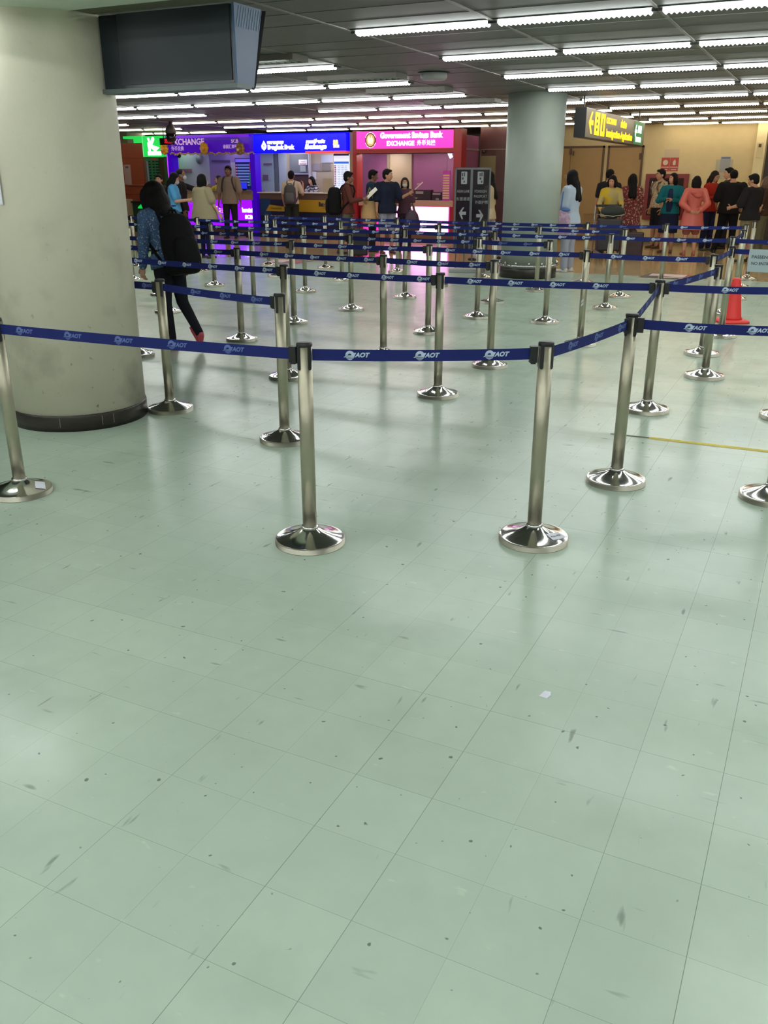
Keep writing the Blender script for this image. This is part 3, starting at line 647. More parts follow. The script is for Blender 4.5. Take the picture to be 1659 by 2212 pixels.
# ------------------------------------------------------------------ things on the cream wall
YW = 23.9
o = thing('hose_cabinet', 'dark red fire hose cabinet on the cream wall', 'fire cabinet', (-4.42, YW, .55))
b = MB(); b.box(0, 1.02, -.12, 0, 0, 1.07); bevel(b.build('cabinet', mat('cabinet_red', srgb(120, 26, 24), .4), o), .005)
b = MB(); b.box(.1, .92, -.125, -.12, .10, .97); b.build('glass_door', mat('cabinet_dark_glass', srgb(46, 20, 18), .15), o)
b = MB(); b.box(.16, .2, -.13, -.125, .6, .85); poly(b, [(-.02, 0), (.02, 0), (0, .05)], (.18, -.131, .86)); b.build('marking', M_WHITE, o)
o = thing('fire_sign', 'pair of red and white fire equipment signs above the red cabinet', 'sign', (-4.1, YW, 1.68))
M_FR = mat('fire_sign_red', srgb(176, 60, 50), .5); M_FW = mat('fire_sign_pale', srgb(206, 190, 168), .5)
for x in (0, .21):
    b = MB(); b.box(x, x+.2, -.012, -.004, 0, .31); pn = b.build('sign_panel', M_FR, o)
    b = MB()
    if x == 0: poly(b, circle(.062), (x+.1, -.014, .2))
    else: poly(b, [(-.03, -.06), (.03, -.06), (.035, .02), (.01, .07), (-.02, .04), (-.035, .0)], (x+.1, -.014, .2))
    b.box(x+.01, x+.19, -.015, -.012, .085, .1); b.box(x+.04, x+.16, -.015, -.012, .03, .045); b.build('symbol', M_FW, pn)
b = MB(); b.box(.05, .4, -.012, -.004, .315, .50); b.build('upper_sheet', mat('faint_sheet', srgb(196, 176, 148), .6), o)
o = thing('wall_notice', 'framed paper notices on the cream wall above the black-shirted passengers', 'notice', (-2.82, YW, 1.5))
b = MB(); b.box(0, .38, -.02, 0, .2, .44); b.build('frame', mat('notice_frame', srgb(172, 164, 140), .4), o)
b = MB(); b.box(.1, .33, -.026, -.02, .16, .50); b.build('sheet', mat('notice_sheet', srgb(150, 150, 150), .6), o)
b = MB(); b.box(.12, .31, -.029, -.026, .46, .495); b.build('header', mat('notice_blue', srgb(90, 106, 150), .6), o)
b = MB(); b.box(.1, .26, -.02, -.005, .0, .1); b.build('small_sheet', mat('small_sheet', srgb(178, 168, 140), .6), o)
b = MB(); b.box(-1.93, -1.80, 23.70, 23.72, 1.98, 2.3); b.box(-1.9, -1.84, 23.69, 23.70, 2.2, 2.27, 1)
tag(b.build('wall_switch', [mat('switch_cream', srgb(206, 190, 144), .5), M_DFRAME]), 'cream switch plates on the door post, upper right', 'switch')
b = MB(); b.box(-4.5, -4.42, YW-.012, YW, .3, .36); tag(b.build('wall_socket', mat('socket', srgb(180, 160, 116), .5)), 'small wall socket low on the cream wall', 'socket')

# ------------------------------------------------------------------ exchange booths (fronts at V = 21.4)
VB = 21.4
def M(n, r, g, b, rough=.5, **k): return mat(n, srgb(r, g, b), rough, **k)
def bx(name, parent, m, *boxes, bev=0):
    b = MB()
    for q in boxes: b.box(*q)
    o = b.build(name, m, parent)
    return bevel(o, bev) if bev else o
M_PURL = mat('purple_lit', srgb(120, 10, 255), .4, emit=1.8, ecol=srgb(128, 10, 255)); M_PURD = mat('purple_gloss', srgb(74, 24, 170), .2, emit=.3, ecol=srgb(90, 20, 230))
M_PURW = mat('purple_wall', srgb(150, 124, 190), .6); M_WHITEW = mat('white_booth_wall', srgb(196, 194, 208), .6)
M_BEIGE = M('beige_counter', 166, 142, 116); M_LAV = mat('lavender_letter', srgb(226, 190, 236), .5, emit=.35)
M_GREENL = mat('green_lit', srgb(20, 220, 90), .5, emit=.62, ecol=srgb(24, 226, 92)); M_BLUEL = mat('blue_lit', srgb(0, 0, 250), .4, emit=1.1, ecol=srgb(0, 0, 255))
M_PINKL = mat('pink_lit', srgb(250, 50, 190), .4, emit=.85, ecol=srgb(255, 54, 196)); M_PINKW = mat('pink_counter_lit', srgb(255, 190, 250), .4, emit=5.5, ecol=srgb(255, 150, 244))
M_RED = M('booth_red', 150, 34, 40, .35); M_MAUVE = M('mauve_wall', 122, 66, 100); M_TANW = M('tan_booth_wall', 150, 134, 108)
M_CORAL = mat('coral_lit', srgb(255, 80, 90), .5, emit=.5); M_PUREW = mat('booth_lettering_lit', (1, 1, 1, 1), .5, emit=1.3)
YF = VB-.004
# --- green booth
o = thing('exchange_booth', 'green lit exchange booth with a white letter K sign, far left', 'booth', (0, 0, 0))
bx('sign_box', o, M_GREENL, (-18.20, -17.42, VB, VB+.5, 2.07, 2.62))
bx('sign_edge', o, mat('pale_green_edge', srgb(150, 240, 180), .5, emit=.5), (-18.215, -18.20, VB-.01, VB+.4, 2.07, 2.63))
bx('sign_wing', o, M_GREENL, (-19.0, -18.22, VB+.1, VB+.3, 2.56, 2.63), (-18.62, -18.22, VB+.1, VB+.3, 2.44, 2.56))
b = MB(); poly(b, [(-.20, .2), (-.12, .2), (-.105, .07), (-.03, .21), (.05, .21), (.06, .15), (-.03, .01), (-.12, .0)], (-17.83, YF, 2.37)); poly(b, [(-.20, .08), (-.10, .08), (-.10, -.19), (-.18, -.19)], (-17.83, YF, 2.37)); poly(b, [(-.10, .04), (-.03, .01), (.22, -.06), (.06, -.17), (-.10, -.06)], (-17.83, YF-.0002, 2.37))
poly(b, [(-.24, -.055), (.24, -.055), (.24, .055), (-.24, .055)], (-17.8, YF, 2.16)); b.build('letter_k', M_PUREW, o)
bx('side_post', o, M('green_booth_post', 30, 84, 40), (-17.5, -17.4, VB+.02, VB+.4, 0, 2.07))
bx('side_panel', o, M('booth_tan_panel', 152, 124, 84), (-17.72, -17.55, VB+.3, VB+.4, .6, 2.07))
rb = bx('rate_board', o, M('rate_board_green', 40, 110, 74), (-18.18, -17.76, VB+.06, VB+.1, 1.05, 2.05))
bx('rate_cells', rb, M_BLACK, *[(-18.10+dx, -18.10+dx+wd, VB+.052, VB+.06, 1.1+.075*k, 1.135+.075*k) for k in range(12) for dx, wd in ((0, .07), (.14, .07), (.25, .13)) if not (k < 4 and dx > .1)])
bx('board_header', rb, M('header_red', 150, 50, 60), (-17.98, -17.78, VB+.05, VB+.06, 1.99, 2.04))
bx('flag_column', rb, M('flag_blue', 120, 140, 170), (-18.17, -18.12, VB+.05, VB+.06, 1.2, 1.95))
bx('counter', o, M('green_booth_base', 24, 66, 46), (-18.9, -17.45, VB-.05, VB+.5, 0, .82)); bx('counter_top', o, M_BLACK, (-18.95, -17.43, VB-.12, VB+.5, .82, .86))
b = MB(); b.add([(-18.55, VB-.06, .66), (-17.9, VB-.06, .66), (-17.9, VB-.06, .81), (-18.38, VB-.06, .81), (-18.55, VB-.055, .70)], [(0, 1, 2, 3, 4)]); b.build('counter_light', M_GREENL, o)
b = MB(); b.add([(-18.32, VB-.12, 1.02), (-18.05, VB-.12, 1.02), (-17.93, VB-.12, .88), (-18.24, VB-.12, .88), (-18.32, VB-.05, 1.02), (-18.05, VB-.05, 1.02), (-17.93, VB-.02, .88), (-18.24, VB-.02, .88)], [(3, 2, 1, 0), (4, 5, 6, 7), (0, 1, 5, 4), (2, 3, 7, 6), (1, 2, 6, 5), (3, 0, 4, 7)])
b.build('counter_display', M_GREENL, o)
b = MB(); b.quad((-18.2, VB-.124, .885), (-17.95, VB-.124, .885), (-18.06, VB-.124, .95), (-18.13, VB-.124, .93)); b.build('display_mark', M_PUREW, o)
o = thing('wood_partition', 'red brown wooden partition left of the green booth', 'partition', (0, 0, 0))
bx('panel', o, wood('red_brown_wood', srgb(150, 78, 54), srgb(120, 60, 42)), (-19.6, -18.24, VB-.02, VB+.05, .72, 2.44))
bx('panel_joint', o, M('wood_joint', 66, 32, 24), (-19.6, -18.24, VB-.024, VB-.02, 2.03, 2.037), (-19.6, -18.24, VB-.024, VB-.02, 1.05, 1.057)); bx('ledge', o, M('pale_ledge', 178, 120, 92), (-18.9, -18.24, VB-.05, VB-.02, 1.30, 1.315))
bx('lower_counter', o, M_BEIGE, (-19.5, -18.75, VB-.3, VB+.1, 0, .92))
bx('notice', o, M('pinkish_notice', 164, 140, 138), (-18.97, -18.72, VB-.03, VB-.02, 1.32, 1.86)); bx('notice_logo', o, M('notice_dark_logo', 90, 82, 96), (-18.9, -18.79, VB-.034, VB-.03, 1.77, 1.82))
tag(bx('square_column', None, M('grey_taupe_column', 112, 98, 86), (-19.9, -19.02, VB+.3, VB+1.1, 0, CEIL)), 'grey taupe column behind the wooden partition', 'column')
# --- led display
o = thing('led_display', 'small black message display with red characters beside the dome camera', 'display', (-16.60, 20.2, 2.33))
bx('housing', o, M_BLACK, (0, .44, 0, .08, 0, .17)); b = MB(); put_text(b, '欢迎', (.29, -.004, .085), .13, .26, extrude=.001); b.build('lettering', mat('red_led', srgb(255, 20, 50), .5, emit=1.2), o)
bx('hanger', o, M_BLACK, (.1, .115, .03, .05, .17, CEIL-2.33), (.38, .395, .03, .05, .17, CEIL-2.33))
# --- purple booth
o = thing('exchange_booth', 'purple exchange booth with a yellow garland along its sign', 'booth', (0, 0, 0))
bx('fascia', o, M_PURD, (-17.38, -14.40, VB, VB+.3, 2.15, 2.62)); bx('fascia_top', o, mat('purple_tube', srgb(130, 40, 240), .3, emit=.5, ecol=srgb(120, 10, 240)), (-17.2, -14.45, VB-.02, VB, 2.55, 2.61))
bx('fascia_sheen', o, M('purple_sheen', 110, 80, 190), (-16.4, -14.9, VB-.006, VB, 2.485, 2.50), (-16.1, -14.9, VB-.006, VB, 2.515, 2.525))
b = MB(); put_text(b, 'EXCHANGE', (-16.62, YF, 2.44), .22, 1.16, bold=.006); put_text(b, '外币兑换', (-16.97, YF, 2.27), .125, .44, bold=.001); put_text(b, 'SCB', (-15.02, YF, 2.44), .13, .23, bold=.003)
put_text(b, '泰国汇商银行', (-15.13, YF, 2.30), .11, .56, bold=.001); b.build('lettering', M_LAV, o)
bx('column', o, mat('purple_column', srgb(70, 10, 200), .25, emit=.35, ecol=srgb(60, 0, 210)), (-14.54, -14.38, VB-.02, VB+.25, 0, 2.62)); bx('column', o, MATS['purple_column'], (-17.38, -17.18, VB, VB+.25, 0, 2.15))
bx('column_strip', o, mat('purple_strip', srgb(190, 60, 255), .3, emit=.8), (-17.375, -17.345, VB-.01, VB, 1.1, 2.13))
bx('grey_panel', o, M('dark_grey_panel', 64, 60, 74), (-17.40, -17.22, VB+.2, VB+.26, .9, 2.15))
bx('back_wall', o, M_WHITEW, (-17.9, -16.58, VB+.9, VB+1.0, 0, 2.6)); bx('purple_back_wall', o, M_PURW, (-16.58, -15.1, VB+.9, VB+1.0, 0, 2.6)); bx('ceiling_panel', o, M('booth_ceiling_grey', 160, 156, 170), (-17.4, -14.4, VB+.3, VB+1.0, 2.60, 2.64)); bx('white_strip', o, M('white_strip', 200, 196, 216), (-15.82, -15.65, VB+.88, VB+.9, 1.43, 1.92))
bx('wall_sign', o, M('dusty_rose_sign', 156, 104, 124), (-17.65, -17.22, VB+.88, VB+.9, 1.65, 1.75)); bx('wall_bracket', o, M('bracket_violet', 96, 82, 124), (-16.48, -15.85, VB+.88, VB+.9, 1.94, 1.985))
b = MB(); b.lathe([(.13, 0), (.13, .03)], n=24, mtx=Matrix.Translation((-16.9, VB+.9, 2.01)) @ Matrix.Rotation(R(90), 4, 'X')); b.build('wall_clock', M('clock_grey', 140, 138, 150), o)
b = MB(); b.ell((-17.1, VB+.2, 2.10), (.06, .06, .07)); b.build('booth_camera', M_BLACK, o)
bx('downlight', o, mat('booth_lamp', (1, 1, 1, 1), emit=34, ecol=(.95, .95, 1, 1)), (-17.5, -17.3, VB+.6, VB+.75, 2.585, 2.598), (-15.7, -15.5, VB+.5, VB+.7, 2.585, 2.598))
bx('counter_band', o, M_BEIGE, (-16.9, -14.50, VB-.06, VB+.6, .94, 1.155)); bx('counter_top', o, M('counter_top_grey', 120, 112, 122), (-16.9, -14.50, VB-.10, VB+.6, 1.155, 1.18))
pl = bx('lit_front', o, M_PURL, (-16.85, -14.54, VB, VB+.04, .22, .935)); bx('plinth', o, M('booth_plinth', 96, 72, 50), (-16.9, -14.40, VB+.02, VB+.5, 0, .22)); bx('counter_body', o, M_PURD, (-16.9, -14.54, VB+.04, VB+.5, .22, .94))
b = MB(); put_text(b, 'ไทยพาณิชย์', (-14.72, YF, .66), .13, .36, bold=.01); put_text(b, 'SCB', (-14.68, YF, .49), .13, .26, bold=.01); put_text(b, 'T :', (-15.74, YF, .68), .2, .2, bold=.006); b.build('front_lettering', M_PUREW, pl)
b = MB(); [b.ell((-15.62+.05*(k % 3), YF, .60+.045*(k//3)), (.014, .004, .014), n=8, m=5) for k in range(9)]; b.build('front_dots', mat('yellow_dots', srgb(255, 190, 60), emit=1), pl)
rb = bx('rate_board', o, M('rate_board_navy', 30, 34, 110, emit=.3), (-15.31, -14.70, VB+.38, VB+.42, 1.20, 2.02))
bx('rate_rows', rb, mat('rate_row_blue', srgb(110, 140, 220), emit=.45), *[(-15.24, -14.75, VB+.37, VB+.38, 1.30+.075*k, 1.338+.075*k) for k in range(8)]); bx('rate_header', rb, mat('rate_header', srgb(120, 100, 250), emit=.7), (-15.29, -14.72, VB+.37, VB+.38, 1.92, 2.0))
bx('rate_red', rb, mat('rate_red', srgb(170, 50, 90), emit=.3), (-14.83, -14.74, VB+.365, VB+.37, 1.68, 1.9)); bx('rate_green', rb, mat('rate_green', srgb(40, 120, 100), emit=.3), (-14.85, -14.76, VB+.365, VB+.37, 1.3, 1.62))
bx('flags', rb, mat('flag_mix', srgb(220, 120, 160), emit=.4), *[(-15.29, -15.25, VB+.365, VB+.37, 1.30+.075*k, 1.338+.075*k) for k in range(8)])
m_ = thing('monitor', 'small blue computer monitor on the purple booth counter', 'monitor', (-15.05, VB+.15, 1.18)); bx('stand', m_, M_BLACK, (.1, .16, .0, .1, 0, .06)); bx('screen', m_, mat('monitor_blue', srgb(40, 50, 230), .3, emit=.8), (0, .24, -.01, .02, .05, .2)); bx('back_shell', m_, M_BLACK, (-.01, .25, .02, .05, .04, .21))
# garland and balloons on the fascia
b = MB(); random.seed(3)
for i in range(150):
    x = -17.2+2.85*i/149; b.ell((x, VB-.04+random.uniform(-.015, .015), 2.135+.018*math.sin(i*.45)+random.uniform(-.015, .015)), (.022, .02, random.uniform(.016, .028)), n=6, m=4, mi=i % 3 == 0)
tag(b.build('garland', [M('garland_yellow', 190, 150, 60), M('garland_pink', 214, 170, 180)]), 'thin yellow garland along the bottom of the purple sign', 'garland')
for i, (x, z, lab) in enumerate(((-17.33, 2.27, 'yellow balloon cluster at the left end of the purple sign'), (-15.95, 2.27, 'yellow balloon cluster at the middle of the purple sign'), (-14.75, 2.25, 'dull gold balloon cluster at the right end of the purple sign'))):
    g = thing('balloon_cluster', lab, 'balloons', (x, VB-.14, z)); my = M('balloon_gold', 150, 116, 56, .35) if i == 2 else M('balloon_yellow', 236, 176, 36, .3)
    for k in range(9):
        a = k*2*math.pi/8; c_ = (0, -.05, 0) if k == 8 else (.085*math.cos(a), 0, .10*math.sin(a)); b = MB(); b.ell(c_, (.055, .055, .062), n=12, m=8); b.build('balloon', my, g)
    b = MB(); b.ell((-.02, -.1, -.03), (.035, .03, .04), n=10, m=6); b.build('balloon', M('balloon_pale', 216, 196, 160, .4), g)
b = MB(); pts = [(-.3, .1), (-.2, .26), (-.1, .22), (-.16, .05), (-.26, .0)]
for p0, p1 in zip(pts, pts[1:]): b.cap((-14.75+p0[0], VB-.03, 2.26+p0[1]), (-14.75+p1[0], VB-.03, 2.26+p1[1]), .012, n=8)
tag(b.build('ribbon', M('ribbon_mauve', 140, 80, 130)), 'mauve ribbon loop beside the gold balloons on the purple sign', 'ribbon')
# --- blue booth
o = thing('exchange_booth', 'blue signed exchange booth with a yellow money transfer counter panel', 'booth', (0, 0, 0))
bevel(bx('sign_box', o, M_BLUEL, (-14.35, -11.52, VB-.12, VB+.25, 2.13, 2.605)), .03); b = MB()
YS = VB-.123
b.add([(-14.0+.0, YS, 2.44), (-13.915, YS, 2.31), (-13.93, YS, 2.245), (-14.0, YS, 2.19), (-14.07, YS, 2.245), (-14.085, YS, 2.31)], [(0, 1, 2, 3, 4, 5)])
put_text(b, 'ธนาคารกรุงเทพ', (-13.64, YS, 2.385), .11, .52, bold=.008); put_text(b, 'Bangkok Bank', (-13.48, YS, 2.265), .14, .84, bold=.011)
put_text(b, 'แลกเปลี่ยนเงิน', (-12.42, YS, 2.39), .11, .58, bold=.008, shear=.25); put_text(b, 'Exchange', (-12.42, YS, 2.27), .15, .66, bold=.011, shear=.25); b.build('lettering', M_PUREW, o)
b = MB(); poly(b, [(0, .03), (.018, 0), (0, -.03), (-.018, 0)], (-14.0, YS-.002, 2.305)); b.build('logo_centre', M_BLUEL, o)
b = MB(); put_text(b, '兑换', (-11.82, YS, 2.36), .11, .16, bold=.008); b.build('small_lettering', mat('yellow_white_lit', srgb(255, 220, 120), emit=1.3), o); b = MB(); put_text(b, 'EXCH', (-11.80, YS, 2.27), .08, .17, bold=.008); b.build('small_lettering', mat('pink_white_lit', srgb(255, 226, 220), emit=1.2), o)
bx('coral_strip', o, M_CORAL, (-12.72, -11.52, VB-.13, VB+.1, 2.115, 2.165))
bx('ceiling_panel', o, M('booth_ceiling_pale', 190, 188, 184), (-14.36, -11.5, VB+.26, VB+1.0, 2.3, 2.34)); bx('booth_lamp', o, mat('booth_lamp2', (1, 1, 1, 1), emit=20, ecol=(1, .97, .92, 1)), (-13.9, -13.4, VB+.5, VB+.7, 2.285, 2.298), (-12.6, -12.1, VB+.5, VB+.7, 2.285, 2.298))
bx('back_wall', o, M('booth_cream', 186, 172, 150), (-15.05, -12.1, VB+1.05, VB+1.12, 0, 2.5))
bx('back_door', o, M('door_ice_blue', 172, 190, 196), (-14.93, -14.45, VB+1.0, VB+1.05, 0, 2.15)); bx('door_edge', o, M('door_edge_grey', 96, 108, 118), (-14.42, -14.30, VB+1.0, VB+1.05, 0, 2.25))
bx('pale_panel', o, M('pale_blue_panel', 176, 188, 198), (-14.28, -14.03, VB+1.0, VB+1.05, 0, 2.25)); bx('door_notice', o, M('mauve_notice', 132, 110, 126), (-14.77, -14.50, VB+.98, VB+1.0, 1.84, 1.895), (-14.81, -14.64, VB+.98, VB+1.0, 1.44, 1.59))
bx('grey_cabinet', o, M('grey_cabinet', 112, 116, 122, .3), (-13.88, -13.27, VB+.95, VB+1.05, 1.63, 2.12)); bx('dark_cabinet', o, M('dark_brown_cabinet', 62, 44, 42), (-13.90, -13.28, VB+.95, VB+1.05, .5, 1.60)); bx('cabinet_edge', o, M_WHITEW, (-13.92, -13.26, VB+.93, VB+.95, 1.6, 1.625), (-13.27, -13.25, VB+.93, VB+1.05, .5, 2.25))
bx('hanging_notice', o, M('white_notice', 220, 220, 226), (-13.57, -13.30, VB+.92, VB+.93, 1.84, 1.98)); bx('notice_text', o, M('notice_text_red', 170, 90, 80), (-13.54, -13.33, VB+.915, VB+.92, 1.86, 1.88), (-13.5, -13.36, VB+.915, VB+.92, 1.92, 1.93)); bx('grey_notice', o, M('grey_notice', 150, 158, 164), (-13.53, -13.35, VB+.92, VB+.93, 1.67, 1.825))
bx('wall_notice', o, M('wall_notice_grey', 158, 152, 158), (-13.22, -12.96, VB+1.03, VB+1.05, 1.69, 1.88)); bx('wall_notice', o, M('wall_notice_dark', 134, 130, 126), (-12.90, -12.63, VB+1.03, VB+1.05, 1.69, 1.88)); bx('wall_notice', o, M('wall_notice_blue', 190, 196, 214), (-12.92, -12.55, VB+1.03, VB+1.05, 1.9, 2.09)); bx('white_sheet', o, M_WHITE, (-13.21, -13.10, VB+1.03, VB+1.05, 1.48, 1.67))
bx('counter_top', o, M('counter_white_top', 206, 198, 194), (-14.30, -11.5, VB-.10, VB+.55, 1.125, 1.15)); bx('counter_front', o, M('counter_mauve_front', 108, 84, 80), (-14.30, -11.5, VB, VB+.5, .96, 1.125))
bx('navy_front', o, M('counter_navy', 24, 26, 66), (-14.30, -11.5, VB, VB+.45, .2, .96)); bx('blue_curve', o, M('counter_blue', 24, 60, 110), (-14.28, -13.95, VB-.004, VB, .55, .98)); bx('plinth', o, MATS['booth_plinth'], (-14.36, -11.4, VB+.02, VB+.4, 0, .2))
wp = bx('yellow_panel', o, M('transfer_yellow', 176, 138, 36), (-13.15, -11.66, VB-.012, VB, .655, .965)); b = MB(); b.add([(-14.1, VB-.012, .665), (-13.5, VB-.012, .66), (-13.5, VB-.012, .78), (-13.98, VB-.012, .83)], [(0, 1, 2, 3)]); b.build('yellow_panel', MATS['transfer_yellow'], o)
bx('logo_block', wp, M('logo_brown', 60, 48, 34), (-12.42, -12.05, VB-.016, VB-.012, .80, .92)); b = MB(); put_text(b, 'WESTERN', (-12.16, VB-.018, .895), .062, .42, extrude=.001, bold=.001); put_text(b, 'UNION', (-12.12, VB-.018, .835), .062, .3, extrude=.001, bold=.001); b.build('logo_lettering', M('pale_gold', 208, 186, 120), wp)
b = MB(); put_text(b, 'money transfer', (-12.15, VB-.015, .765), .05, .36, extrude=.001); put_text(b, 'TRANSFER', (-13.76, VB-.016, .73), .07, .36, extrude=.001, bold=.001); b.build('brown_lettering', M('brown_print', 96, 72, 30), wp)
b = MB(); put_text(b, 'As we agreed', (-13.75, VB-.004, .55), .06, .45, extrude=.001, shear=.3); b.build('small_print', M('pale_print', 170, 172, 190), o)
bx('dark_gear', o, M_BLACK, (-11.98, -11.76, VB+.1, VB+.3, 1.15, 1.42), (-11.74, -11.58, VB+.1, VB+.3, 1.15, 1.36)); bx('clear_stand', o, M('stand_beige', 176, 166, 146, .3), (-12.35, -12.08, VB+.1, VB+.16, 1.15, 1.5))
rb = bx('rate_board', o, mat('rate_board_white', srgb(206, 218, 246), .4, emit=.75, ecol=srgb(214, 226, 255)), (-11.98, -11.53, VB+.06, VB+.10, 1.25, 2.09))
bx('rate_header', rb, mat('rate_header_blue', srgb(40, 100, 220), emit=.6), (-11.97, -11.54, VB+.052, VB+.06, 1.86, 1.91)); bx('top_band', rb, M('top_band_navy', 50, 56, 120), (-11.98, -11.53, VB+.05, VB+.06, 2.05, 2.1))
bx('rate_rows', rb, M('rate_row_grey', 150, 164, 200), *[(x, x+.07, VB+.054, VB+.06, 1.33+.043*k, 1.34+.043*k) for k in range(12) for x in (-11.87, -11.76, -11.66)]); bx('flags', rb, M('flag_rose', 200, 120, 150), *[(-11.965, -11.92, VB+.054, VB+.06, 1.32+.043*k, 1.35+.043*k) for k in range(12)])
# --- gap and pink booth
tag(bx('wall_post', None, M('taupe_post', 152, 132, 110), (-11.5, -11.39, VB+.05, VB+.3, 0, 2.6)), 'narrow taupe post between the blue and pink booths', 'post')
o = thing('exchange_booth', 'pink signed exchange booth with red posts and a glowing pink counter', 'booth', (0, 0, 0))
bx('sign_box', o, M_PINKL, (-11.26, -8.62, VB-.03, VB+.2, 2.21, 2.61)); bx('red_post', o, M_RED, (-11.38, -11.27, VB-.02, VB+.3, 0, 2.63)); bx('red_post', o, M_RED, (-8.60, -8.40, VB-.02, VB+.3, 0, 2.63)); bx('red_beam', o, M_RED, (-11.27, -8.6, VB-.02, VB+.3, 2.10, 2.2)); bx('sign_trim', o, M('sign_trim_orange', 196, 96, 80), (-11.27, -8.6, VB-.035, VB-.02, 2.19, 2.205), (-8.615, -8.60, VB-.035, VB-.02, 2.2, 2.62))
b = MB(); put_text(b, 'Government Savings Bank', (-9.75, VB-.034, 2.50), .18, 1.7, bold=.010); put_text(b, 'EXCHANGE', (-10.03, VB-.034, 2.315), .15, .76, bold=.006); put_text(b, '外币兑换', (-9.33, VB-.034, 2.32), .13, .5, bold=.003); b.build('lettering', M_PUREW, o)
b = MB(); poly(b, circle(.155, 36, ry=.185), (-10.86, VB-.034, 2.405)); em = b.build('emblem', M('emblem_maroon', 130, 40, 60, emit=.15), o)
b = MB(); poly(b, circle(.115, 32, ry=.14), (-10.86, VB-.038, 2.405)); b.build('emblem_disc', mat('emblem_gold', srgb(222, 196, 130), emit=.45), em)
b = MB(); poly(b, [(-.06, -.08), (.05, -.09), (.08, .0), (.03, .1), (0, .02), (-.04, .1), (-.08, .02)], (-10.86, VB-.042, 2.41)); b.build('emblem_figure', mat('emblem_cream', srgb(250, 246, 210), emit=.8), em)
b = MB()
for k in range(22):
    a = R(25+130*k/10) if k < 11 else R(205+130*(k-11)/10)
    b.ell((-10.86+.15*math.cos(a), VB-.036, 2.405+.175*math.sin(a)), (.012, .003, .014), n=6, m=4)
b.build('emblem_ring', M_PUREW, em)
bx('back_wall', o, M_MAUVE, (-12.1, -8.9, VB+1.2, VB+1.3, 0, 2.5)); bx('tan_door', o, M_TANW, (-10.89, -10.255, VB+1.15, VB+1.2, 0, 2.3), bev=.01); bx('door_jamb', o, M('jamb_olive', 120, 108, 84), (-10.97, -10.89, VB+1.14, VB+1.2, 0, 2.32)); bx('side_wall', o, M_MAUVE, (-8.5, -8.42, VB+.3, VB+1.2, 0, 2.5)); bx('ceiling_panel', o, M('booth_ceiling_mauve', 128, 108, 112), (-11.4, -8.4, VB+.3, VB+1.2, 2.16, 2.2))
bx('soffit', o, M('soffit_mauve', 110, 88, 92), (-11.2, -8.6, VB+.15, VB+.2, 2.08, 2.16))
for x, y in ((-10.95, .6), (-10.70, .75), (-9.74, .6), (-9.15, .6)):
    b = MB(); b.lathe([(.07, 0), (.07, -.012), (.055, -.014)], (x, VB+y, 2.16), 20); b.build('downlight', mat('downlight_glow', (1, 1, 1, 1), emit=130, ecol=(1, .9, .93, 1)), o)
b = MB(); b.box(-.035, .035, -.03, .03, -.17, 0, 0, Matrix.Translation((-8.95, VB+.5, 2.14)) @ Matrix.Rotation(R(-28), 4, 'Y')); b.tube((-8.88, VB+.5, 2.14), (-8.87, VB+.5, 2.06), .018); b.build('spot_lamp', mat('spot_glow', (1, 1, 1, 1), emit=2.5), o)
bx('counter_top', o, M('counter_dusty_rose', 178, 140, 124), (-11.2, -8.58, VB-.06, VB+.5, .85, .985)); cf = bx('lit_front', o, M_PINKW, (-10.6, -8.71, VB, VB+.04, .225, .835)); bx('front_edge', o, M_PINKL, (-8.71, -8.68, VB, VB+.04, .225, .835)); bx('front_edge', o, M_PINKL, (-11.1, -10.6, VB, VB+.04, .225, .835)); bx('counter_body', o, M_RED, (-11.2, -8.66, VB+.04, VB+.45, .2, .85), (-8.68, -8.6, VB, VB+.04, .2, .85)); bx('plinth', o, MATS['booth_plinth'], (-11.2, -8.6, VB+.0, VB+.4, 0, .22))
bx('machine', o, M('machine_plum', 46, 26, 44, .4), (-9.86, -9.33, VB+.3, VB+.48, .985, 1.235), (-9.29, -8.98, VB+.3, VB+.48, .985, 1.185)); bx('machine_label', o, M('machine_label', 156, 140, 150), (-9.74, -9.53, VB+.29, VB+.3, 1.14, 1.20), (-9.27, -9.06, VB+.29, VB+.3, 1.12, 1.16), (-9.75, -9.7, VB+.29, VB+.3, 1.02, 1.05), (-9.18, -9.1, VB+.29, VB+.3, 1.0, 1.04)); bx('money_tray', o, M('tray_pale', 196, 182, 180), (-10.2, -9.95, VB+.05, VB+.2, .985, 1.03)); bx('wall_socket', o, M('socket_mauve', 150, 110, 130), (-10.11, -10.01, VB+1.19, VB+1.2, 1.34, 1.39))
rs_ = thing('rate_stand', 'tall pink and cream rate list standing on the pink booth counter', 'rate list', (-8.87, VB-.03, .985)); bx('board', rs_, M('rate_magenta', 170, 50, 150, emit=.12), (0, .19, 0, .03, 0, .70)); bx('rate_rows', rs_, M('rate_cream', 206, 178, 130), *[(.01, .18, -.004, 0, .05+.058*k, .085+.058*k) for k in range(10)]); bx('support_rod', rs_, M('rod_grey', 130, 110, 120), (.1, .108, .01, .018, .70, 1.1))
# doorway right of the pink booth
o = thing('framed_opening', 'pale framed service opening on the maroon wall right of the pink booth', 'opening', (-8.36, 22.58, 1.2))
bx('frame', o, M('opening_frame', 120, 92, 84), (0, .02, 0, .03, 0, 1.0), (0, .82, 0, .03, .98, 1.0), (.80, .82, 0, .03, 0, 1.0)); bx('tan_panel', o, M('opening_tan', 112, 104, 72), (.02, .42, 0, .02, 0, .84)); bx('maroon_panel', o, M('opening_maroon', 74, 44, 44), (.42, .80, 0, .02, 0, .98)); b = MB(); b.ell((.1, -.02, .93), (.04, .04, .04), n=12, m=8); b.build('camera', M_BLACK, o)

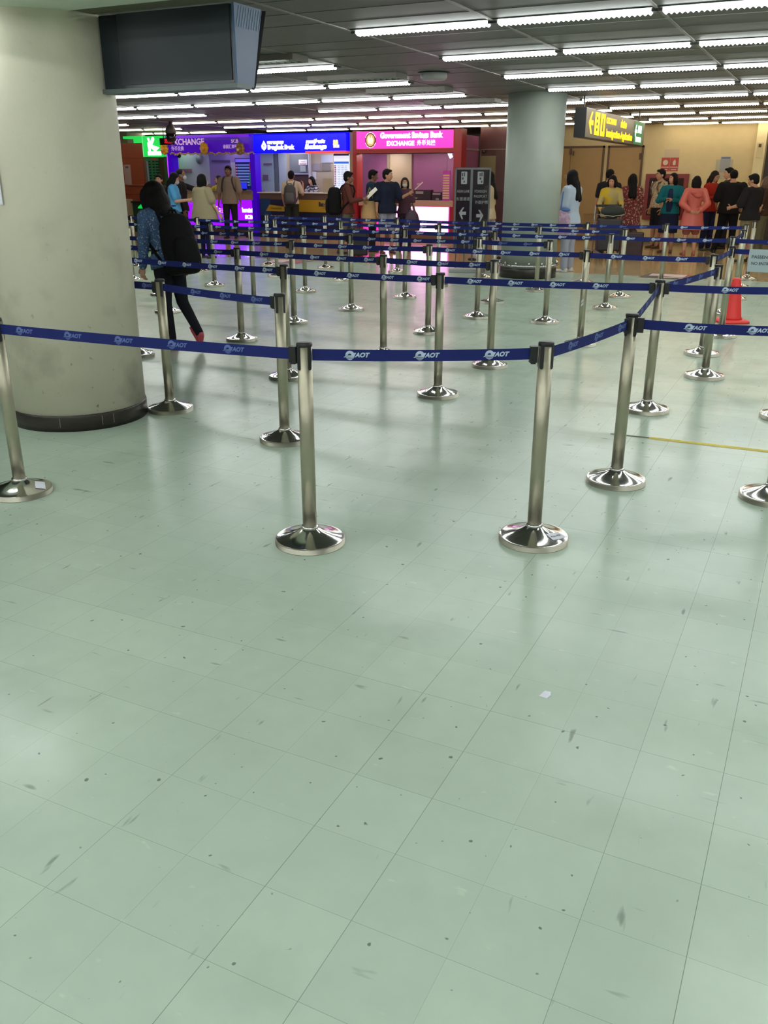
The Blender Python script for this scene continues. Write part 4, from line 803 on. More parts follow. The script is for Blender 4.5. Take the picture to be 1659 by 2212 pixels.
# ------------------------------------------------------------------ people
def skin(n, r, g, b): return mat('skin_'+n, srgb(r, g, b), .55, bump=.02, bscale=60)
SK = {'fair': skin('fair', 196, 150, 124), 'tan': skin('tan', 178, 130, 102), 'brown': skin('brown', 126, 86, 66)}
M_HAIR = mat('black_hair', srgb(10, 8, 8), .65, spec=.2, bump=.5, bscale=90); M_HAIRB = mat('brown_hair', srgb(30, 20, 16), .6, spec=.25, bump=.5, bscale=90)
M_EYE = mat('eye_white', srgb(214, 208, 200), .3); M_IRIS = mat('iris_dark', srgb(24, 16, 14), .2); M_LIP = mat('lips', srgb(146, 84, 78), .5)
def remesh(mb, vox, it=3):
    me = bpy.data.meshes.new('r'); me.from_pydata(mb.v, [], mb.f); o = bpy.data.objects.new('r', me); COL.objects.link(o)
    m = o.modifiers.new('r', 'REMESH'); m.mode = 'VOXEL'; m.voxel_size = vox; m.use_smooth_shade = True
    if it: k = o.modifiers.new('s', 'SMOOTH'); k.factor = .5; k.iterations = it
    ne = bpy.data.meshes.new_from_object(o.evaluated_get(bpy.context.evaluated_depsgraph_get()))
    v = [tuple(q.co) for q in ne.vertices]; f = [tuple(p.vertices) for p in ne.polygons]
    bpy.data.objects.remove(o); bpy.data.meshes.remove(me); bpy.data.meshes.remove(ne)
    r = MB(); r.add(v, f, 0, True); return r
def V3(*a): return Vector(a)
def nrm(v): v = Vector(v); v.normalize(); return v

def hand(mb, w, d, n, side, s, curl, spread=.0225):
    """five separate fingers and palm from wrist w along d; n points out of the palm, thumb on the t side"""
    d = nrm(d); n = nrm(n-d*n.dot(d)) if isinstance(n, Vector) else nrm(Vector(n)-d*Vector(n).dot(d)); t = d.cross(n)*side
    rot = Matrix((t, n, d)).transposed()
    mb.ell(w+d*.045*s, (.038*s, .015*s, .052*s), rot, 12, 8)
    for i, (ln, off) in enumerate(((.070, .030), (.080, .011), (.074, -.010), (.058, -.030))):
        p = w+d*.082*s+t*off*s; dd = (d+t*off*1.6); dd.normalize()
        for k, fr in enumerate((.42, .33, .25)):
            a = R(curl*(.7, 1.0, .8)[k]); ax = t
            dd = (dd*math.cos(a)+n*math.sin(a)*1.0); dd.normalize(); q = p+dd*ln*fr*s
            mb.cap(p, q, (.0088-.0010*k)*s, (.0080-.0010*k)*s, 8); p = q
    p = w+d*.022*s+t*.030*s; dd = nrm(t*.75+d*.65+n*.25)
    for k, ln in enumerate((.036, .030, .024)):
        q = p+dd*ln*s; mb.cap(p, q, (.0108-.001*k)*s, (.0098-.001*k)*s, 8); p = q; dd = nrm(dd+d*.35+n*R(curl)*.35)

def person(label, loc, face, H=1.65, sk='tan', hair='short', haircol=None, fem=False, lean=0, twist=0, head=(0, 0), arms=None, legs=None, build=1.0,
           top=None, topkind='short', bottom=None, botkind='trousers', shoes=None, mask=False, vox=.0095, curl=35, extra=None, group=None, cut=None, pin=None, palm=None):
    s = H/1.7
    root = thing('person', label, 'person', (loc[0], loc[1], 0), R(face), group)
    T = Matrix.Rotation(R(twist), 3, 'Z') @ Matrix.Rotation(R(-lean), 3, 'X')
    # legs: (thigh, shin, foot yaw, foot pitch) per side (left -1, right +1)
    legs = legs or {}
    ld = {}
    for sd in (-1, 1):
        th, sh, fy, fp = legs.get(sd, ((.05*sd, .02, -1), (.02*sd, -.03, -1), 8*sd, 0))
        ld[sd] = (nrm(th), nrm(sh), fy, fp)
    Lt, Ls, hipw = .415*s, .405*s, (.085 if not fem else .08)*s
    low = 0; pts = {}
    for sd in (-1, 1):
        hp = V3(hipw*sd, 0, -.04*s); kn = hp+ld[sd][0]*Lt; an = kn+ld[sd][1]*Ls; pts[sd] = [hp, kn, an]
        low = min(low, an.z-.075*s*(1 if ld[sd][3] == 0 else 1.35))
    pel = V3(0, 0, -low)
    if pin is not None:                       # keep the planted foot over the root
        a = pts[pin][2]; pel.x = -a.x; pel.y = -a.y
    for sd in pts: pts[sd] = [p+pel for p in pts[sd]]
    def tp(x, y, z): return pel+T @ V3(x*s, y*s, z*s)
    TM = Matrix.Translation(pel) @ T.to_4x4() @ Matrix.Scale(s, 4)
    shw = (.170 if fem else .190)*build**.5; k = build
    B = MB()
    rings = [(0, -.01, -.10, .150*k, .105*k), (0, 0, -.02, .168*k, .118*k), (0, 0, .08, (.135 if fem else .150)*k, .102*k), (0, 0, .18, (.128 if fem else .148)*k, .10*k),
             (0, .0, .30, .155*k, .112*k), (0, -.005, .40, .165*k, .105*k), (0, -.01, .46, .15*k, .088*k), (0, -.01, .50, .09, .068), (0, -.005, .53, .06, .056)]
    B.loft(rings, 20, mtx=TM)
    HR = T @ Matrix.Rotation(R(head[0]), 3, 'Z') @ Matrix.Rotation(R(-head[1]), 3, 'X')
    nk = tp(0, -.008, .50); hc = tp(0, .012, .585)+HR @ V3(0, .012*s, .045*s)
    def hp_(x, y, z): return hc+HR @ V3(x*s, y*s, z*s)
    B.cap(nk, hp_(0, -.015, -.05), .054*s, .050*s)
    B.ell(hp_(0, -.008, .018), (.077*s, .094*s, .098*s), HR, 20, 14); B.ell(hp_(0, .022, -.045), (.058*s, .066*s, .068*s), HR, 16, 10)
    B.ell(hp_(0, .045, -.088), (.028*s, .026*s, .02*s), HR, 10, 6); B.cap(hp_(0, .082, .012), hp_(0, .101, -.026), .009*s, .0145*s, 8)
    for sd in (-1, 1):
        B.ell(hp_(.078*sd, -.01, -.012), (.012*s, .02*s, .032*s), HR, 10, 8); B.ell(hp_(.03*sd, .072, .028), (.022*s, .014*s, .008*s), HR, 8, 6); B.ell(hp_(.036*sd, .06, -.03), (.022*s, .02*s, .02*s), HR, 8, 6)
    B.ell(hp_(0, .083, -.056), (.024*s, .012*s, .010*s), HR, 8, 6)
    J = {}
    for sd in (-1, 1):
        ua, fa = (arms or {}).get(sd, ((.16*sd, .03, -1), (.05*sd, .22, -1)))
        ua = T @ nrm(ua); fa = T @ nrm(fa)
        sh = tp(shw*sd, -.005, .425); el = sh+ua*.275*s; wr = el+fa*.245*s; J[sd] = (sh, el, wr, ua, fa)
        B.ell(sh, (.056*s*k, .056*s*k, .056*s*k), None, 12, 8); B.cap(tp(.07*sd, -.01, .455), sh, .055*s, .052*s); B.cap(sh, el, .046*s*k, .036*s*k); B.cap(el, wr, .037*s*k, .025*s)
        hp, kn, an = pts[sd]
        B.cap(hp+V3(0, 0, .03*s), kn, .086*s*k, .054*s); B.cap(kn, kn+(an-kn)*.35, .053*s, .056*s); B.cap(kn+(an-kn)*.35, an, .055*s, .035*s)
    body = remesh(B, vox)
    # separate fingers, eyes, lips joined into the same body mesh
    for sd in (-1, 1):
        sh, el, wr, ua, fa = J[sd]
        pn = (palm or {}).get(sd); pn = T @ Vector(pn) if pn else V3(-sd, .15, 0)
        if abs(fa.dot(pn.normalized())) > .9: pn = V3(0, 0, -1)
        hand(body, wr-fa*.012*s, fa, pn, 1 if (fa.cross(pn)).y*1 > 0 else -1, s, curl)
        body.ell(hp_(.031*sd, .081, .006), (.013*s, .006*s, .0075*s), HR, 8, 6, 1); body.ell(hp_(.031*sd, .0865, .006), (.0055*s, .003*s, .006*s), HR, 8, 6, 2)
        body.ell(hp_(.032*sd, .085, .033), (.02*s, .006*s, .0045*s), HR, 8, 6, 4)
    body.ell(hp_(0, .092, -.054), (.022*s, .006*s, .006*s), HR, 8, 6, 3)
    hm = haircol or M_HAIR
    bo = body.build('body', [SK[sk], M_EYE, M_IRIS, M_LIP, hm], root)
    # hair
    Hh = MB(); Hh.ell(hp_(0, -.022, .034), (.087*s, .100*s, .098*s), HR, 20, 14)
    if hair == 'short':
        Hh.ell(hp_(0, -.05, -.01), (.080*s, .066*s, .08*s), HR, 16, 10); Hh.ell(hp_(0, .045, .088), (.062*s, .045*s, .028*s), HR, 14, 8)
    elif hair == 'bob':
        Hh.ell(hp_(0, -.045, -.035), (.105*s, .080*s, .125*s), HR, 18, 12); Hh.ell(hp_(0, -.05, -.12), (.095*s, .06*s, .06*s), HR, 16, 8)
        for sd in (-1, 1): Hh.ell(hp_(.078*sd, .012, -.03), (.026*s, .05*s, .10*s), HR, 12, 8)
    elif hair == 'bigbob':
        Hh.ell(hp_(0, -.03, .03), (.112*s, .122*s, .112*s), HR, 20, 14); Hh.ell(hp_(0, -.05, -.08), (.135*s, .118*s, .15*s), HR, 18, 12); Hh.ell(hp_(0, -.065, -.19), (.132*s, .095*s, .11*s), HR, 18, 12)
        for sd in (-1, 1): Hh.ell(hp_(.095*sd, .02, -.06), (.035*s, .07*s, .14*s), HR, 12, 8)
        for i in range(9): Hh.cap(hp_(-.1+.025*i, -.10+.03*abs(i-4)/4, -.2), hp_(-.105+.026*i, -.11+.04*abs(i-4)/4, -.31-.015*(i % 3)), .026*s, .012*s, 8)
    elif hair == 'long':
        Hh.ell(hp_(0, -.05, -.05), (.098*s, .075*s, .13*s), HR, 18, 12)
        for sd in (-1, 1): Hh.ell(hp_(.078*sd, .005, -.04), (.026*s, .048*s, .11*s), HR, 12, 8)
        Hh.cap(hp_(-.03, -.075, -.10), tp(-.04, -.125, .30), .062*s, .05*s); Hh.cap(hp_(.03, -.075, -.10), tp(.04, -.125, .28), .062*s, .05*s)
    elif hair == 'crop':
        Hh = MB(); Hh.ell(hp_(0, -.020, .030), (.083*s, .096*s, .094*s), HR, 20, 14); Hh.ell(hp_(0, -.045, .0), (.076*s, .064*s, .07*s), HR, 16, 10)
    remesh(Hh, .009, 2).build('hair', hm, root)
    if mask:
        m_ = MB(); m_.ell(hp_(0, .072, -.048), (.058*s, .044*s, .048*s), HR, 16, 10)
        for sd in (-1, 1): m_.cap(hp_(.05*sd, .06, -.03), hp_(.08*sd, -.005, -.005), .003*s, n=6); m_.cap(hp_(.048*sd, .06, -.065), hp_(.08*sd, -.005, -.02), .003*s, n=6)
        m_.build('face_mask', mat('mask_pale', srgb(186, 186, 184), .8), root)
    # clothes
    C = MB(); e = .017
    tr = [(cx, cy, z, rx+e, ry+e) for cx, cy, z, rx, ry in rings[1:-2]]
    hem = {'coat': -.38, 'dress': -.36, 'loose': -.12, 'long': -.10}.get(topkind, -.06)
    fl = {'coat': .09, 'dress': .04, 'loose': .022, 'long': .012}.get(topkind, .008)
    if topkind == 'poncho': C.loft([(0, .02, -.16, .33*k, .26*k), (0, .02, .05, .28*k, .22*k), (0, .0, .25, .23*k, .165*k), (0, -.005, .40, .195*k, .125*k), (0, -.01, .475, .15*k, .1*k), (0, -.01, .515, .085, .07)], 28, mtx=TM)
    else:
        base = [(0, 0, hem, .168*k+e+fl, .122*k+e+fl)]
        if hem < -.2: base.append((0, 0, hem*.5, .168*k+e+fl*.55, .122*k+e+fl*.55))
        C.loft(base+[(0, 0, -.02, .168*k+e+.006+fl*.2, .118*k+e+.006+fl*.2)]+tr[1:]+[(0, -.01, .50, .10, .078)], 24, mtx=TM)
    for sd in (-1, 1):
        sh, el, wr, ua, fa = J[sd]
        C.ell(sh, (.067*s*k, .067*s*k, .065*s*k), None, 12, 8); C.cap(tp(.07*sd, -.01, .455), sh, .068*s, .064*s)
        bulk = {'coat': .02, 'poncho': .025, 'loose': .014}.get(topkind, .004)*s
        if topkind in ('short', 'loose', 'dress', 'poncho'): C.cap(sh, sh+ua*(.20 if topkind != 'loose' else .25)*s, .062*s*k+bulk, .056*s*k+bulk*1.6)
        elif topkind != 'vest': C.cap(sh, el, .060*s*k+bulk, .052*s*k+bulk); C.cap(el, wr-fa*.02*s, .052*s*k+bulk, .038*s+bulk)
    to = remesh(C, .012, 3).build('jacket' if topkind in ('long', 'coat') else ('dress' if topkind == 'dress' else 'shirt'), top, root)
    if botkind:
        P_ = MB()
        if botkind in ('skirt',):
            P_.loft([(0, 0, -.50, .21, .17), (0, 0, -.3, .20*k, .155*k), (0, 0, -.05, .185*k, .135*k), (0, 0, .10, .15*k, .11*k)], 24, mtx=TM)
        else:
            P_.loft([(0, -.01, -.13, .155*k, .118*k), (0, 0, -.02, .178*k, .128*k), (0, 0, .09, .156*k, .112*k)], 20, mtx=TM)
            for sd in (-1, 1):
                hp, kn, an = pts[sd]
                if botkind == 'shorts': P_.cap(hp+V3(0, 0, .02*s), hp+(kn-hp)*.92, .098*s*k, .088*s*k)
                elif botkind == 'cropped': P_.cap(hp+V3(0, 0, .02*s), kn, .098*s*k, .074*s); P_.cap(kn, kn+(an-kn)*.5, .074*s, .07*s)
                else: w2 = .030 if botkind == 'slim' else .052; P_.cap(hp+V3(0, 0, .02*s), kn, .097*s*k, (.064 if botkind == 'slim' else .076)*s); P_.cap(kn, kn+(an-kn)*.97, (.064 if botkind == 'slim' else .074)*s, (.046 if botkind == 'slim' else .062)*s)
        remesh(P_, .012, 3).build({'skirt': 'skirt', 'shorts': 'shorts'}.get(botkind, 'trousers'), bottom, root)
    for sd in (-1, 1):
        an = pts[sd][2]; fy, fp = ld[sd][2], ld[sd][3]; FR = Matrix.Rotation(R(-fy), 3, 'Z') @ Matrix.Rotation(R(-fp), 3, 'X')
        q = lambda x, y, z: an+FR @ V3(x*s, y*s, z*s)
        S = MB(); S.ell(q(0, -.03, -.038), (.036*s, .045*s, .036*s), FR, 12, 8); S.ell(q(0, .05, -.048), (.042*s, .075*s, .027*s), FR, 14, 8); S.ell(q(.004*sd, .115, -.050), (.042*s, .052*s, .024*s), FR, 14, 8)
        S.cap(q(0, -.02, -.02), q(0, -.01, .005), .040*s, .038*s); S.box(-.038*s, .038*s, -.07*s, .15*s, -.074*s, -.06*s, 0, Matrix.Translation(an) @ FR.to_4x4())
        remesh(S, .009, 2).build('shoe', shoes, root)
    root['_p'] = 0; del root['_p']
    return dict(root=root, tp=tp, hp=hp_, J=J, s=s, T=T, pel=pel, TM=TM, pts=pts, top=to)
def world_of(P, v): 
    o = P['root']; return Matrix.Translation(o.location) @ Matrix.Rotation(o.rotation_euler.z, 4, 'Z') @ v
def backpack(P, label, m, size=(.30, .16, .42), z=.28, off=.0, pocket=True, drop=0, x=0, front=False, m2=None):
    """pack worn on the back (or hung beside) of a person; a thing of its own"""
    s = P['s']; root = P['root']; sx, sy, sz = size
    o = thing('backpack', label, 'backpack', tuple(root.location), root.rotation_euler.z)
    TM = P['TM']; sg = 1 if front else -1; y0 = sg*(.135+sy/2+off)
    b = MB(); b.loft([(x, y0, z-sz*.5, sx*.40, sy*.36), (x, y0, z-sz*.42, sx*.5, sy*.5), (x, y0+.0, z, sx*.5, sy*.52), (x, y0, z+sz*.32, sx*.45, sy*.46), (x, y0-.0*sg, z+sz*.46, sx*.32, sy*.34), (x, y0, z+sz*.5, sx*.18, sy*.2)], 24, mtx=TM, sq=.7)
    remesh(b, .012, 3).build('pack_body', m, o)
    if pocket:
        b = MB(); yy = y0+sg*sy*.5; b.loft([(x, yy, z-sz*.42, sx*.34, .03), (x, yy, z-sz*.3, sx*.38, .045), (x, yy, z-sz*.0, sx*.36, .04), (x, yy, z+sz*.08, sx*.26, .02)], 20, mtx=TM, sq=.7); b.build('front_pocket', m2 or m, o)
        b = MB(); b.cap(TM @ V3(x-.05, y0, z+sz*.5), TM @ V3(x-.03, y0, z+sz*.56), .009); b.cap(TM @ V3(x-.03, y0, z+sz*.56), TM @ V3(x+.03, y0, z+sz*.56), .009); b.cap(TM @ V3(x+.03, y0, z+sz*.56), TM @ V3(x+.05, y0, z+sz*.5), .009); b.build('top_handle', m, o)
    for sd in (-1, 1):
        b = MB(); c_ = [(.085*sd+x*.5, y0*.55, z+sz*.42), (.095*sd, -.13*-sg*-1 if False else sg*.11, .47), (.10*sd, sg*.02, .505), (.11*sd, -sg*.12, .46), (.13*sd, -sg*.155, .36), (.155*sd, -sg*.12, .24), (.175*sd, -sg*.02, .15), (.15*sd+x*.5, y0*.6, z-sz*.35)]
        for p0, p1 in zip(c_, c_[1:]):
            b.cap(TM @ V3(*p0), TM @ V3(*p1), .017*s, n=8)
        b.build('strap', m2 or m, o)
    return o

black_sh = M('shoe_black', 28, 26, 26); white_sh = M('shoe_white', 200, 196, 190); brown_sh = M('shoe_brown', 88, 54, 38)
M_BPACK = mat('pack_black', srgb(13, 13, 14), .85, spec=.2, bump=.3, bscale=16)

# the passenger walking past the foreground pillar
Wk = person('person in a speckled blue shirt and dark trousers walking left with a black backpack', (-5.50, 6.64), 74, 1.53, 'fair', 'bigbob', fem=True, lean=14, head=(12, 6),
    legs={-1: ((-.05, -.10, -1), (0, -.16, -1), -4, 0), 1: ((.05, -.12, -1), (.05, -.70, -.9), 4, -45)}, pin=-1,
    arms={-1: ((-.22, .12, -1), (-.02, .42, -.9)), 1: ((.2, -.1, -1), (.05, .3, -1))}, build=1.08, top=fleck('speckled_blue_cloth', srgb(62, 88, 124), [srgb(152, 160, 160), srgb(26, 34, 52), srgb(92, 124, 158)], 58, .63), topkind='long', bottom=cloth(22, 24, 30), botkind='slim', shoes=M('shoe_pink_red', 172, 62, 74), vox=.007)
backpack(Wk, 'large black backpack worn by the passenger walking past the foreground pillar', M_BPACK, (.38, .22, .60), .09, .0)
Bc = person('person at the green booth mostly hidden, only dark hair and an orange lit face', (-13.75, 16.6), 200, 1.6, 'tan', 'short', top=cloth(50, 40, 38), bottom=cloth(30, 30, 34), shoes=black_sh)
B1 = person('person in a bright light blue shirt and black headscarf looking down at a phone', (-12.56, 15.6), -62, 1.64, 'fair', 'long', fem=True, head=(0, 22), mask=True, arms={-1: ((-.1, .35, -1), (.2, 1, .12)), 1: ((.1, .3, -1), (-.1, 1, .1))}, top=cloth(86, 158, 206), topkind='short', bottom=cloth(36, 70, 96), shoes=black_sh)
o = thing('phone', 'dark mobile phone held by the person in the light blue shirt', 'phone', tuple(world_of(B1, (B1['J'][-1][2]+B1['J'][1][2])*.5+V3(0, .11, .03)))); bx('case', o, M_BLACK, (-.035, .035, -.008, 0, -.07, .07)); bx('glass', o, M('phone_glass', 40, 44, 60, .1), (-.032, .032, .0, .002, -.064, .064))
B2 = person('person in black with a white face mask pointing towards the purple booth', (-12.84, 16.2), -66, 1.71, 'brown', 'crop', mask=True, arms={-1: ((-.2, .9, -.3), (.05, 1, .22)), 1: ((.15, .1, -1), (.05, .3, -1))}, top=cloth(30, 28, 30), topkind='long', bottom=cloth(28, 28, 32), shoes=black_sh, curl=12)
B3 = person('person in a wide khaki cape and dark trousers seen from behind, dark wavy hair', (-11.33, 14.95), -8, 1.60, 'fair', 'bob', fem=True, head=(-22, 4), arms={-1: ((-.4, .35, -1), (-.1, .9, -.1)), 1: ((.4, .1, -1), (.3, .5, -1))}, top=cloth(146, 134, 106), topkind='poncho', bottom=cloth(24, 26, 44), botkind='trousers', shoes=black_sh, mask=True)
B4 = person('person in a beige grey T-shirt and dark trousers facing the camera at the purple booth', (-14.43, 20.2), 200, 1.82, 'brown', 'short', top=cloth(136, 120, 108), topkind='loose', bottom=cloth(34, 32, 38), shoes=black_sh, build=1.08, arms={-1: ((-.2, .05, -1), (-.1, .12, -1)), 1: ((.2, .0, -1), (.1, .1, -1))})
backpack(B4, 'dark backpack with thin straps worn by the person in the beige grey T-shirt', M('pack_dark', 44, 38, 40), (.26, .12, .36), .25)
B5 = person('person in a white T-shirt and dark green trousers at the blue booth', (-12.92, 20.85), 20, 1.70, 'tan', 'short', top=cloth(196, 184, 164), bottom=cloth(44, 46, 38), shoes=black_sh, arms={-1: ((-.2, .1, -1), (-.05, .6, -.8)), 1: ((.35, .35, -1), (-.05, .5, 1))})
backpack(B5, 'dark grey backpack worn by the person in the white T-shirt', M('pack_grey', 58, 56, 60), (.32, .15, .48), .18, m2=M('pack_grey_light', 76, 74, 78))
CL1 = person('clerk in a yellow shirt reaching out behind the purple booth counter', (-16.05, 21.98), 150, 1.58, 'fair', 'long', fem=True, arms={-1: ((-.5, .6, -.6), (-.6, 1, .0)), 1: ((.5, .8, -.4), (.6, .8, .05))}, top=cloth(204, 186, 50), bottom=cloth(40, 40, 60), shoes=black_sh, haircol=M_HAIRB)
CL2 = person('clerk with long dark hair and a striped sleeve seated behind the blue booth counter', (-12.98, 22.02), 165, 1.56, 'fair', 'long', fem=True, head=(0, 12), arms={-1: ((-.2, .6, -.8), (.2, 1, -.1)), 1: ((.2, .6, -.8), (-.2, 1, -.1))}, top=fleck('striped_dark_cloth', srgb(44, 44, 58), [srgb(200, 200, 206)], 8, .54, (1, 1, 9)), topkind='long', bottom=cloth(40, 40, 60), shoes=black_sh)
J1 = person('person in a maroon brown jacket and olive trousers with a large black backpack', (-9.28, 17.19), -62, 1.67, 'brown', 'short', head=(0, 6), arms={-1: ((-.1, .35, -1), (.1, 1, .1)), 1: ((.12, .3, -1), (0, 1, .15))}, top=cloth(92, 50, 44), topkind='long', bottom=cloth(92, 88, 72), shoes=black_sh, legs={-1: ((-.05, .2, -1), (0, -.05, -1), -4, 0), 1: ((.05, -.25, -1), (0, -.2, -1), 4, 0)})
backpack(J1, 'bulging black backpack of the person in the maroon brown jacket', M_BPACK, (.44, .30, .56), .16)
J2 = person('person in a dark teal top leaning over a paper beside the navy-shirted one', (-9.12, 18.0), -70, 1.70, 'brown', 'short', head=(0, 10), arms={-1: ((-.1, .4, -1), (.2, 1, .35)), 1: ((.1, .4, -1), (-.1, 1, .3))}, top=cloth(34, 56, 74), bottom=cloth(40, 38, 42), shoes=black_sh)
o = thing('paper_sheet', 'bright white folded paper held between the passengers at the pink booth', 'paper', tuple(world_of(J1, (J1['J'][-1][2]+J1['J'][1][2])*.5+V3(0, .12, .05))), R(10)); b = MB(); b.box(-.04, .24, -.012, .0, -.03, .03, 0, Matrix.Rotation(R(-42), 4, 'Y')); b.box(.05, .24, .0, .003, .01, .06, 0, Matrix.Rotation(R(-38), 4, 'Y')); b.build('sheet', mat('bright_paper', srgb(236, 232, 214), .8), o)
o = thing('shoulder_bag', 'rounded beige shoulder bag beside the navy-shirted person', 'bag', (-8.98, 17.62, .78), R(26)); b = MB(); b.ell((0, 0, 0), (.19, .1, .24), n=20, m=14); b.loft([(0, 0, .1, .18, .09), (0, 0, .28, .12, .05)], 20); remesh(b, .012, 3).build('bag_body', mat('bag_beige', srgb(194, 156, 104), .7, bump=.2, bscale=12), o); b = MB(); b.cap((-.1, 0, .26), (.0, -.04, .55), .012); b.cap((.0, -.04, .55), (.1, 0, .26), .012); b.build('strap', M('bag_strap', 130, 104, 72), o)
L1 = person('person in a navy polo shirt and light grey shorts holding out a paper', (-8.62, 17.72), 232, 1.71, 'tan', 'short', head=(42, 0), build=1.12, arms={-1: ((-.3, .35, -1), (-.55, .9, .5)), 1: ((.14, .0, -1), (.04, .1, -1))}, top=cloth(26, 32, 50), topkind='loose', bottom=cloth(138, 142, 156), botkind='shorts', shoes=brown_sh)
_p = world_of(L1, L1['J'][-1][2]+L1['J'][-1][4]*.15); o = thing('paper_sheet', 'thin pale paper strip held up by the person in the navy polo', 'paper', tuple(_p), R(26)); bx('sheet', o, M('pale_paper_strip', 196, 180, 150), (0, .22, -.002, .0, 0, .02)); o.rotation_euler = (0, R(-42), R(26))
M1 = person('person with a pale scarf facing the camera behind the navy-shirted passenger', (-8.5, 18.35), 206, 1.54, 'tan', 'bob', fem=True, haircol=M_HAIRB, top=cloth(84, 58, 72), bottom=cloth(52, 40, 56), shoes=black_sh, mask=True)
o = thing('handbag', 'dark plum bag hanging right of the person in the navy polo', 'bag', (-8.14, 17.95, .62), R(26)); b = MB(); b.loft([(0, 0, -.16, .17, .08), (0, 0, 0, .18, .1), (0, 0, .18, .13, .07), (0, 0, .26, .07, .04)], 20, sq=.8); remesh(b, .012, 3).build('bag_body', mat('bag_plum', srgb(58, 38, 54), .6, bump=.2, bscale=12), o); b = MB(); b.cap((-.08, 0, .22), (0, 0, .4), .012); b.cap((0, 0, .4), (.08, 0, .22), .012); b.build('handle', M_BLACK, o); bx('tag', o, M_WHITE, (-.06, -.05, -.105, -.1, -.04, .05))
N1 = person('person in a cream blouse and white trousers walking left behind the lane sign', (-6.10, 17.05), 100, 1.68, 'tan', 'long', fem=True, arms={-1: ((-.15, .2, -1), (0, .5, -1)), 1: ((.15, -.1, -1), (.05, .1, -1))}, legs={-1: ((-.05, .35, -1), (0, .15, -1), 0, 0), 1: ((.05, -.3, -1), (0, -.45, -1), 0, 0)}, top=cloth(190, 176, 144), topkind='loose', bottom=cloth(176, 170, 176), shoes=black_sh)
O1 = person('person in a loose pale blue shirt and light trousers right of the middle pillar', (-4.10, 15.60), 75, 1.67, 'tan', 'long', fem=True, head=(0, 8), build=1.12, arms={-1: ((-.12, .2, -1), (0, .75, -.7)), 1: ((.12, .2, -1), (0, .7, -.8))}, top=cloth(170, 182, 196), topkind='loose', bottom=cloth(158, 160, 172), botkind='trousers', shoes=white_sh)
o = thing('shoulder_bag', 'pinkish cloth bag carried in front of the pale blue shirt', 'bag', (-4.20, 15.33, .86), R(26)); b = MB(); b.loft([(0, 0, -.24, .12, .07), (0, 0, -.1, .18, .10), (0, 0, .05, .17, .10), (0, 0, .17, .08, .05)], 20); remesh(b, .012, 3).build('bag_body', fleck('pink_bag_cloth', srgb(160, 132, 150), [srgb(176, 150, 172)], 12, .5), o); b = MB(); b.ell((.07, -.02, .17), (.09, .05, .035)); b.cap((0, 0, .15), (.02, -.02, .45), .01); b.build('blue_cloth', M('cloth_blue', 70, 104, 158), o)
P1 = person('person in a black shirt standing behind the yellow-topped passenger', (-4.45, 19.95), 0, 1.72, 'tan', 'crop', head=(-40, 0), top=cloth(32, 32, 38), bottom=cloth(30, 30, 36), shoes=black_sh)
Q1 = person('person in a cream and yellow top leaning on a luggage trolley', (-4.22, 19.15), 196, 1.60, 'tan', 'bob', fem=True, lean=10, head=(-20, 6), arms={-1: ((-.25, .4, -1), (.1, .9, -.3)), 1: ((.25, .4, -1), (-.1, .9, -.3))}, top=fleck('cream_yellow_cloth', srgb(172, 154, 98), [srgb(190, 158, 36)], 5, .55), topkind='long', bottom=cloth(60, 56, 50), shoes=black_sh)
R1 = person('person in a red and white patterned top with long dark hair, seen from behind', (-3.92, 19.72), 22, 1.62, 'fair', 'long', fem=True, top=fleck('red_white_cloth', srgb(112, 42, 38), [srgb(168, 146, 130), srgb(84, 26, 28)], 30, .56), topkind='coat', bottom=cloth(130, 90, 76), shoes=brown_sh)
S1 = person('person with a patterned shirt and dark shorts turned left beside the teal cardigan', (-3.72, 21.87), 130, 1.73, 'tan', 'short', top=fleck('patterned_tan_cloth', srgb(170, 152, 124), [srgb(96, 84, 72), srgb(200, 190, 170)], 30, .57), bottom=cloth(24, 26, 34), botkind='shorts', shoes=brown_sh, build=1.1)
backpack(S1, 'brown mottled backpack hanging low behind the patterned shirt', fleck('brown_pack_cloth', srgb(112, 84, 56), [srgb(140, 112, 74), srgb(70, 56, 44)], 7, .5), (.38, .2, .56), .10)
T1 = person('person in a teal cardigan and navy dress standing with folded arms', (-3.25, 20.6), 178, 1.64, 'tan', 'bob', fem=True, head=(-32, 0), build=1.08, arms={-1: ((-.35, .25, -1), (1, .55, .08)), 1: ((.35, .25, -1), (-1, .55, .22))}, top=cloth(22, 98, 106), topkind='long', bottom=cloth(28, 34, 56), botkind='skirt', shoes=brown_sh)
b = MB(); b.loft([(0, .0, -.05, .11, .172), (0, .0, .1, .095, .166), (0, .0, .3, .09, .172), (0, -.003, .40, .075, .160), (0, -.005, .43, .05, .15)], 20, mtx=T1['TM']); b.build('dress_front', cloth(34, 44, 74), T1['root'])
U1 = person('person in a long translucent pink raincoat seen from behind, hands clasped', (-2.71, 20.19), 20, 1.58, 'fair', 'bob', fem=True, head=(0, 4), build=1.06, arms={-1: ((-.42, -.25, -1), (.72, -.5, -.62)), 1: ((.42, -.25, -1), (-.72, -.5, -.62))}, top=mat('pink_raincoat', srgb(204, 102, 90), .45, bump=.5, bscale=9, alpha=.93), topkind='coat', bottom=cloth(150, 92, 84), botkind='shorts', shoes=M('shoe_rose', 170, 96, 84))
b = MB(); b.ell(U1['tp'](0, -.12, .42), (.13, .09, .075), None, 18, 10); b.ell(U1['tp'](.03, -.15, .36), (.1, .06, .06), None, 16, 8); remesh(b, .011, 3).build('hood', MATS['pink_raincoat'], U1['root'])
